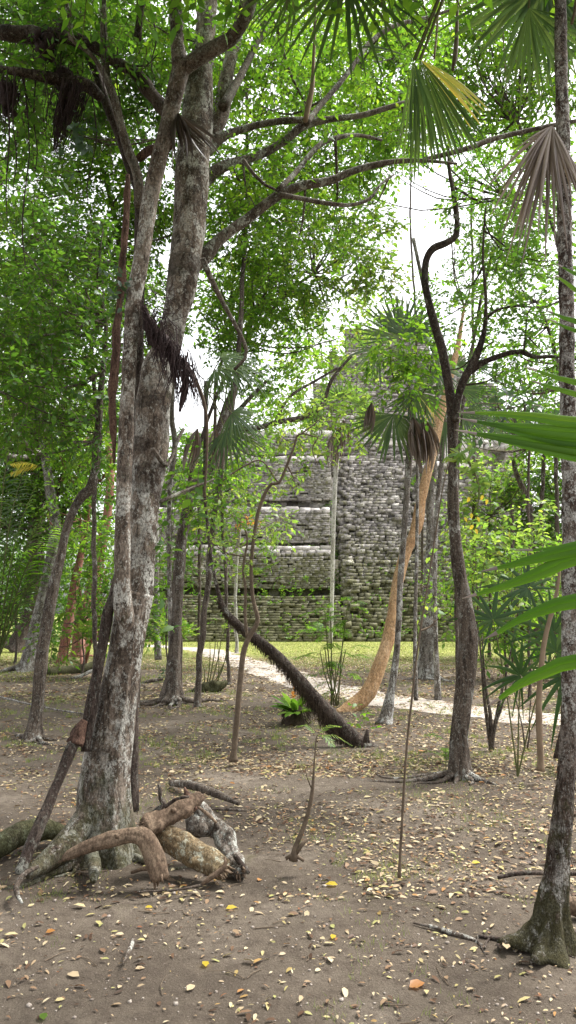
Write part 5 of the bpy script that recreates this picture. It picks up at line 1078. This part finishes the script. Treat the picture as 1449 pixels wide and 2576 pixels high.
bgtree('bright green shrubby tree right of the ruin', 1230, 1600, 8, [(1235, 1400, 7), (1230, 1300, 5)], B([1180, 1210, 1250, 1190, 1210, 1300, 1280, 1290, 1190, 1390, 1270, 1380, 1320, 1210, 1160, 1300], 1.2, 55), 27, 'leaflime')
bgtree('deep green shrubby tree by the upright grey tree', 1400, 1600, 8, [(1400, 1450, 7), (1405, 1300, 5)], B([1400, 1200, 1440, 1260, 1380, 1290, 1420, 1350, 1330, 1330, 1340, 1240, 1300, 1390], 1.3, 58), 27, 'leafdark')
bgtree('leafy bush behind the dark stem clump at right', 1270, 1650, 6, [(1270, 1520, 5)], B([1180, 1450, 1250, 1420, 1330, 1430, 1410, 1410, 1210, 1540, 1290, 1530, 1380, 1520, 1440, 1480, 1330, 1590, 1240, 1600, 1430, 1590], 1.0, 55), 18, 'leaf', name='bush', cat='bush')
bgtree('lime bush lit between the bright bushes and the lawn', 1150, 1600, 4, [(1150, 1520, 3)], B([1130, 1440, 1160, 1500, 1130, 1560], .6, 38), 26, 'leaflime', name='bush', cat='bush')
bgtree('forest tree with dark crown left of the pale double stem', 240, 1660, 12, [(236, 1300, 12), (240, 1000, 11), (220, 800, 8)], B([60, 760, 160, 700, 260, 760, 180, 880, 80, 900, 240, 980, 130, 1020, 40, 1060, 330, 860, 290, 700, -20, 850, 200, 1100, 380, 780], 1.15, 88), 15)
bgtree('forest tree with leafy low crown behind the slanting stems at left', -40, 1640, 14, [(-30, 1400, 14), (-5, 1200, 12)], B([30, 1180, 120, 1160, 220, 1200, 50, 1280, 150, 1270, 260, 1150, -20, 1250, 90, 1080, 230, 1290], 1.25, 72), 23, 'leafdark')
bgtree('dark bush at the far left behind the cohune fronds', 40, 1640, 6, [(40, 1500, 5)], B([20, 1370, 100, 1370, 40, 1450, 120, 1440, 170, 1380, 0, 1520, 120, 1540], 1.0, 55), 24, 'leafdark', name='bush', cat='bush')
bgtree('green bush between the two red trunks', 210, 1640, 5, [(210, 1560, 4)], B([230, 1370, 270, 1400, 200, 1440, 260, 1480, 180, 1540, 240, 1570, 290, 1560, 150, 1600, 270, 1340], .9, 42), 19, 'leaf', name='bush', cat='bush')
bgtree('vine covered bush filling the gap right of the pale stem', 420, 1640, 4, [(420, 1500, 4)], B([430, 1200, 460, 1130, 420, 1300, 440, 1400, 400, 1480, 410, 1570, 480, 1160], .75, 42), 18, 'leaf', name='bush', cat='bush')
bgtree('slim tree veiled in lime creepers in front of the left terraces', 595, 1620, 8, [(592, 1500, 8), (600, 1350, 9), (608, 1300, 9)], B([560, 1180, 620, 1240, 660, 1260, 570, 1290, 540, 1360, 640, 1340, 600, 1210, 700, 1310], .6, 42), 30, 'leaflime', barkn='whitebark')
bgtree('creeper hung forest tree left of the ruin', 500, 1610, 8, [(502, 1400, 8), (500, 1200, 8), (505, 1100, 7)], B([470, 1200, 500, 1260, 540, 1230, 470, 1320, 500, 1120, 560, 1120, 520, 1340, 600, 1150], .7, 46), 28, 'leaf')
# orange leaves on the creeper tree
o = thing('orange_leaf_spray', P(620, 1310, 29.5), 'spray of orange leaves in front of the left terraces', 'leaves'); mb = MB()
c_ = P(620, 1310, 29.5) + rng.normal(size=(15, 3)) * [.25, .2, .16]; sprays(mb, c_, rng.normal(size=(15, 3)), .25, 5, .13, .07, .3, twig=False); mb.build('leaf', M['orange'], o)

# pale thin palm in front of the ruin
g = G(832, 1617.5); o = tree('slender_palm', g, 'very slender pale palm standing against the ruin with brown skirt', 'palm')
part_tube(o, 'trunk', T([(831, 1618, 13), (832, 1600, 11), (835, 1500, 10), (838, 1350, 11), (843, 1220, 11), (850, 1120, 12), (854, 1060, 12)], g[1]), M['whitebark'], seg=8, step=.3, rough=.1)
hub = P(854, 1045, g[1])
for i in range(9):
    a = R(-100 + 200 * i / 8); frond(o, hub, hub + np.array([math.sin(a) * .9, -.3, math.cos(a) * .8]), (math.sin(a), -.2, math.cos(a)), (0, -1, .3), 1.5, M['leaflime'] if i % 2 else M['palm'], .02, nseg=14, spread=150, droop=.3, split=.3, k=6)
for k in range(3):
    mb = MB(); deadfan(mb, hub + [.2 - .3 * k, -.2, -.3 - .4 * k], 2.0, 22, .22); mb.build('dead_frond', M['palmdead'], o)
# tall thin whitish tree against the sky window
bgtree('slender pale trunk rising into the bright sky window', 1062, 1600, 7, [(1060, 1200, 7), (1045, 800, 6), (1032, 560, 5), (1036, 420, 4)], B([1030, 800, 1080, 720], .3, 40), 30)
bgtree('faint tall trunk seen through leaves right of the sky window', 1190, 1600, 8, [(1192, 1200, 8), (1190, 800, 7), (1186, 560, 6), (1182, 440, 5)], B([1190, 470, 1170, 640, 1110, 500], .3, 50), 28)

# cohune like palm at the left edge: long arching feather fronds
g = G(-10, 1652); g[1] = 19; g[0] = P(-10, 1600, 19)[0]
o = tree('feather_palm', g, 'clump of long arching feather palm fronds at the left edge', 'palm')
for i, (tx, ty, lx) in enumerate([(60, 1180, 20), (-40, 1100, -40), (110, 1300, 60), (140, 1330, 70), (30, 1080, 0), (-60, 1300, -40), (150, 1420, 70), (90, 1220, 40)]):
    s = g + [0, 0, .2]; e_ = P(tx, ty, 19 + rng.normal() * .5); m_ = P((lx - 10) / 2 + tx * .25, 1652 * .42 + (ty - 60) * .58, 19); mb = MB()
    pinnate(mb, [s, m_, e_], 34, .75, .04, .45, r0=.03, ang=50); mb.build('frond', [M['leaf' if i % 2 else 'palm'], M['stem']], o)
# near left: shoots of feather palm with yellowish blades
g = P(105, 1175, 12); mb = MB()
for d in ((-.5, 0, .05), (-.45, -.1, -.12)): pinnate(mb, [g, g + np.array(d) * .5 + [0, 0, .05], g + np.array(d)], 16, .22, .02, .3, r0=.003)
tag(mb.build('fern_frond', [M['palmyellow'], M['stem']], origin=g), 'lime feather frond at the far left', 'frond')
for (px, py, Yd, lab, m_) in ((640, 1450, 9.5, 'bright lime feather fronds beside the forked sapling', 'leaflime'), (800, 1590, 20, 'small fern by the lawn edge left of the bamboo palm', 'leaf')):
    g = P(px, py, Yd); o = thing('fern', g, lab, 'fern')
    for i in range(7):
        a = rng.uniform(0, 2 * math.pi); d = np.array([math.cos(a), math.sin(a) * .5, rng.uniform(.1, .7)]) * (.3 if Yd < 12 else .5); mb = MB()
        pinnate(mb, [g, g + d * .5 + [0, 0, .03], g + d], 11, .12 if Yd < 12 else .2, .018 if Yd < 12 else .03, .3, r0=.003); mb.build('frond', [M[m_], M['stem']], o)
for i, (px, py) in enumerate(((455, 1610), (420, 1600), (215, 1610))):
    g = P(px, py, 18); o = thing('fern', g, ['lime fern at the left foot of the buttressed tree', 'fern just left of the buttressed tree among bushes', 'fern low between the red trunks'][i], 'fern')
    for k in range(8):
        a = R(20 + 140 * k / 7); d = np.array([math.cos(a), -.3, math.sin(a) * .8]) * .6; mb = MB(); pinnate(mb, [g, g + d * .5 + [0, 0, .06], g + d], 12, .16, .03, .3, r0=.004); mb.build('frond', [M['leaflime'], M['stem']], o)

# far wood behind everything: one mass
mb = MB()
def farmass(x0, x1, Yd, top, n, ll, y0=-.2):
    x = rng.uniform(x0, x1, n); tp = np.array([top * (1 + .28 * mnoise.noise(Vector((q * .12, Yd, 0))) + .2 * mnoise.noise(Vector((q * .4, Yd, 5)))) for q in x])
    z = y0 + rng.random(n) ** .8 * tp; y = Yd + rng.uniform(-2.5, 2.5, n); c = np.column_stack([x, y, z])
    nz = np.array([mnoise.noise(Vector(p * .45)) for p in c]); k = nz > -.22
    sprays(mb, c[k], rng.normal(size=(k.sum(), 3)), ll * 2.5, 5, ll, ll * .5, .35, twig=False)
farmass(-42, -11, 44, 13, 5200, .30); farmass(20, 48, 50, 13, 3200, .32); farmass(-30, 60, 80, 17, 2600, .5); farmass(-20, -9.5, 37, 6, 1800, .24); farmass(-30, -9, 52, 16, 3000, .34)
tag(mb.build('distant_wood', [M['leafdark'], M['brownstem']]), 'dense green forest edge beyond the lawn and the ruin', 'forest', kind='stuff')
mb = MB()
farmass(8.6, 22, 38, 5.5, 1500, .22); farmass(-26, -12, 33, 3.2, 900, .2)
tag(mb.build('undergrowth', [M['leaf'], M['brownstem']]), 'bright undergrowth along the edge of the lawn', 'undergrowth', kind='stuff')

# ------------------------------------------------------------------ litter and grass
def scatter(n, y0, y1, power=1.0, wide=.45):
    y = y0 + (y1 - y0) * rng.random(n) ** power; x = rng.uniform(-1, 1, n) * (wide * y + .5); return x, y
def clump(x, y, s, k=0):
    return np.array([mnoise.noise(Vector((a * s, b * s, k))) + .6 * mnoise.noise(Vector((a * s * 3.1, b * s * 3.1, k + 4))) for a, b in zip(x, y)])
mb = MB()
def litter(n, y0, y1, l0, l1, cth, six=True, lift=.004, wide=.46, right=0.0):
    x, y = scatter(n, y0, y1, 1.0, wide); c = clump(x, y, .9) + right * np.clip(x / (.4 * y), -1, 1)
    k = c > cth + rng.normal(size=n) * .25; x, y = x[k], y[k]; n = len(x)
    z = hgt(x, y) + lift + rng.random(n) * .006
    a = rng.uniform(0, 2 * math.pi, n); d = unit(np.column_stack([np.cos(a), np.sin(a), rng.normal(size=n) * .12])); nr = unit(np.column_stack([rng.normal(size=n) * .28, rng.normal(size=n) * .28, np.ones(n)]))
    L = rng.uniform(l0, l1, n) * rng.choice([.6, .8, 1, 1, 1.25], n); Wd = L * rng.uniform(.28, .55, n)
    b = np.column_stack([x, y, z + np.abs(d[:, 2]) * 0 + L * .06]); leaf_quads(mb, b, d, nr, L, Wd, 0, six)
litter(620, 2.6, 4.4, .03, .062, -.2, right=.12); litter(4200, 2.6, 5.2, .014, .035, .0, right=.2)
litter(12500, 4.4, 8.5, .025, .058, -.12, right=.35); litter(11000, 4.6, 9, .012, .03, -.2, right=.3)
litter(30000, 7.6, 15, .03, .07, -.25, right=.3, wide=.5); litter(42000, 14, 27, .045, .10, -.2, right=.1, wide=.5); litter(16000, 20, 38, .06, .11, -.05, wide=.5)
tag(mb.build('leaf_litter', M['litter']), 'fallen dry leaves scattered over the forest floor', 'leaf litter', kind='stuff')
# pebbles and crumbs
mb = MB()
x, y = scatter(2600, 2.6, 9.5, 1.0, .46); r_ = rng.uniform(.002, .006, len(x)) * rng.choice([.7, 1, 1.6], len(x), p=[.5, .4, .1])
stones(mb, x, y, hgt(x, y) + r_ * .4, r_ * 2, r_ * 2, r_ * 1.4, .25, 0, 2.0)
tag(mb.build('gravel_crumbs', simple('crumb', (.10, .075, .06), (.42, .37, .32), 30)), 'crumbs of soil and grit on the dirt', 'grit', kind='stuff')
# twigs
mb = MB()
x, y = scatter(260, 2.8, 14, 1.0, .46)
for i in range(len(x)):
    L = rng.uniform(.05, .22); a = rng.uniform(0, math.pi); p0 = np.array([x[i], y[i], hgt(x[i], y[i]) + .004]); d = np.array([math.cos(a), math.sin(a), 0]) * L; m_ = p0 + d * .5 + [rng.normal() * .02, rng.normal() * .02, .006]
    tube(mb, [[*p0, .0028], [*m_, .0024], [*(p0 + d), .0012]], seg=4, step=.05, cap=False)
tag(mb.build('twig_litter', M['brownstem']), 'small broken twigs strewn over the dirt', 'twigs', kind='stuff')
# grass
mb = MB()
def grass(x, y, h0, h1, w0):
    n = len(x); a = rng.uniform(0, 2 * math.pi, n); h = rng.uniform(h0, h1, n); z = hgt(x, y)
    b = np.column_stack([x, y, z]); s = np.column_stack([np.cos(a), np.sin(a), np.zeros(n)]) * w0; d = np.column_stack([rng.normal(size=n) * .45, rng.normal(size=n) * .45, np.ones(n)]) * h[:, None]
    v = np.stack([b - s, b + s, b + d], 1).reshape(-1, 3); mb.add(v, None, np.arange(n)[:, None] * 3 + [0, 1, 2])
for (n, y0, y1, cth, h, w0) in ((300, 3, 5, .25, .03, .0012), (1500, 4.4, 9, .1, .035, .0015), (2600, 8, 16, .05, .05, .003)):
    x, y = scatter(n, y0, y1); k = clump(x, y, 1.1, 20) > cth; x, y = np.repeat(x[k], 12), np.repeat(y[k], 12); x = x + rng.normal(size=len(x)) * .03; y = y + rng.normal(size=len(y)) * .03; grass(x, y, h * .4, h * 1.3, w0)
x, y = scatter(70000, 15, 41, .9, .5); k = clump(x[:], y[:], .35, 9) > -.2 - np.clip((y - 22) / 10, -.3, .9); x, y = x[k], y[k]
j = np.argmin(np.abs(y[:, None] - pcl[None, ::4, 1]) + 0.6 * np.abs(x[:, None] - pcl[None, ::4, 0]), axis=1)
dd_ = np.hypot(x - pcl[::4][j, 0], y - pcl[::4][j, 1]); k = dd_ > 1.15; grass(x[k], y[k], .03, .09, .007)
tag(mb.build('grass', M['grass']), 'short sparse grass in tufts on the dirt and over the lawn', 'grass', kind='stuff')
# some single leaves that stand out
LF = [(568, 2293, .075, 'yellow', 'bright yellow fallen leaf lying below the log pile', 20), (365, 2284, .05, 'yellow', 'small golden leaf left of the bright yellow one', 0), (518, 2428, .07, 'yellow', 'ochre fallen leaf in the lower left centre', 100), (115, 2350, .06, 'orange', 'rust orange leaf near the left edge of the foreground', 40),
      (835, 2378, .06, 'yellow', 'yellow heart shaped leaf in the lower centre', 70), (470, 2485, .07, 'litter', 'pale curled leaf at the bottom left of centre', 60), (200, 2445, .08, 'litter', 'cream crumpled leaf in the lower left corner area', 160), (1187, 2190, .07, 'yellow', 'yellow leaf left of the spotted palm mound', 10),
      (1030, 2498, .10, 'orange', 'large tan orange lobed leaf at the lower right', 30), (850, 2230, .09, 'yellow', 'long yellow leaf with brown edge right of centre', 170), (1276, 2412, .08, 'litter', 'pale tan leaf lying on the mound of the spotted palm', 80), (110, 2560, .07, 'leaflime', 'lime green leaf at the very bottom left', 110)]
for (px, py, L, m_, lab, an) in LF:
    g = G(px, py); g[2] = float(hgt(g[0], g[1])) + .010 + (.03 if 'mound' in lab else 0); a = R(an); mb = MB()
    leaf_quads(mb, g[None], unit(np.array([[math.cos(a), math.sin(a), .08]])), np.array([[.1, -.25, 1.]]), L * .85, L * .5, 0, True)
    tag(mb.build('fallen_leaf', M[m_], origin=g), lab, 'leaf')

# small folds of root and rotten chips round the log pile
for i, (pts, lab) in enumerate([([(330, 2195, 8), (370, 2185, 12), (420, 2208, 12), (455, 2228, 7)], 'thin crooked root under the front of the yellowish log'), ([(415, 2030, 9), (445, 2010, 8), (475, 2004, 5)], 'short root behind the hollow trunk piece'),
    ([(498, 2030, 8), (520, 2046, 10), (545, 2070, 7)], 'bark strip lying over the grey log'), ([(590, 2150, 10), (612, 2180, 14), (626, 2196, 10)], 'small rotten chunk at the right end of the pile')]):
    log('root_piece', lab, pts, 4.75, 4.7, 'darkbark' if i % 2 else 'deadwood', rough=.4, seg=9, cat='root')
# groups
GR = {'forest_tree': 'forest trees behind the clearing', 'bush': 'bushes around the lawn', 'fallen_leaf': 'single fallen leaves in the foreground', 'liana': 'lianas hanging at the top', 'hanging_vine': 'thin vines hanging at the upper left', 'red_barked_tree': 'red barked trees at left', 'hanging_root_mat': 'root beards on the upper left limbs', 'fern': 'ferns', 'seedling': 'seedlings', 'understory_palm': 'low fan palms at right', 'stem_clump': 'stem clumps at right', 'root_piece': 'root pieces of the log pile'}
for o in list(COL.objects):
    if o.parent is None:
        k = o.name.split('.')[0]
        if k in GR and 'label' in o: o['group'] = GR[k]

# ------------------------------------------------------------------ light
w = bpy.data.worlds.new('World'); sc.world = w; w.use_nodes = True
nt = w.node_tree; bg = nt.nodes['Background']
sky = nt.nodes.new('ShaderNodeTexSky'); sky.sky_type = 'NISHITA'; sky.sun_disc = False
SEL, SRO = R(60), R(60)
sky.sun_elevation = SEL; sky.sun_rotation = SRO; sky.air_density = 1.0; sky.dust_density = 5.0; sky.ozone_density = 1.0
hs = nt.nodes.new('ShaderNodeHueSaturation'); hs.inputs['Saturation'].default_value = 0.12; hs.inputs['Value'].default_value = 1.0
nt.links.new(sky.outputs[0], hs.inputs['Color']); nt.links.new(hs.outputs[0], bg.inputs['Color'])
bg.inputs['Strength'].default_value = 0.15
sd = bpy.data.lights.new('sun', 'SUN'); sd.energy = 1.5; sd.angle = R(10); sd.color = (1.0, 0.96, 0.90)
so = bpy.data.objects.new('sun', sd); COL.objects.link(so); so.location = (14, 10, 30)
sdir = Vector((math.sin(SRO) * math.cos(SEL), math.cos(SRO) * math.cos(SEL), math.sin(SEL)))
so.rotation_euler = sdir.to_track_quat('Z', 'Y').to_euler()
vs = sc.view_settings; vs.view_transform = 'Standard'; vs.look = 'None'; vs.gamma = 1.0; vs.use_curve_mapping = False
vs.exposure = 1.78
cy = sc.cycles;  cy.max_bounces = 8; cy.diffuse_bounces = 4; cy.transmission_bounces = 6; cy.glossy_bounces = 2; cy.transparent_max_bounces = 4
print('LEAVES', TOTAL[0])
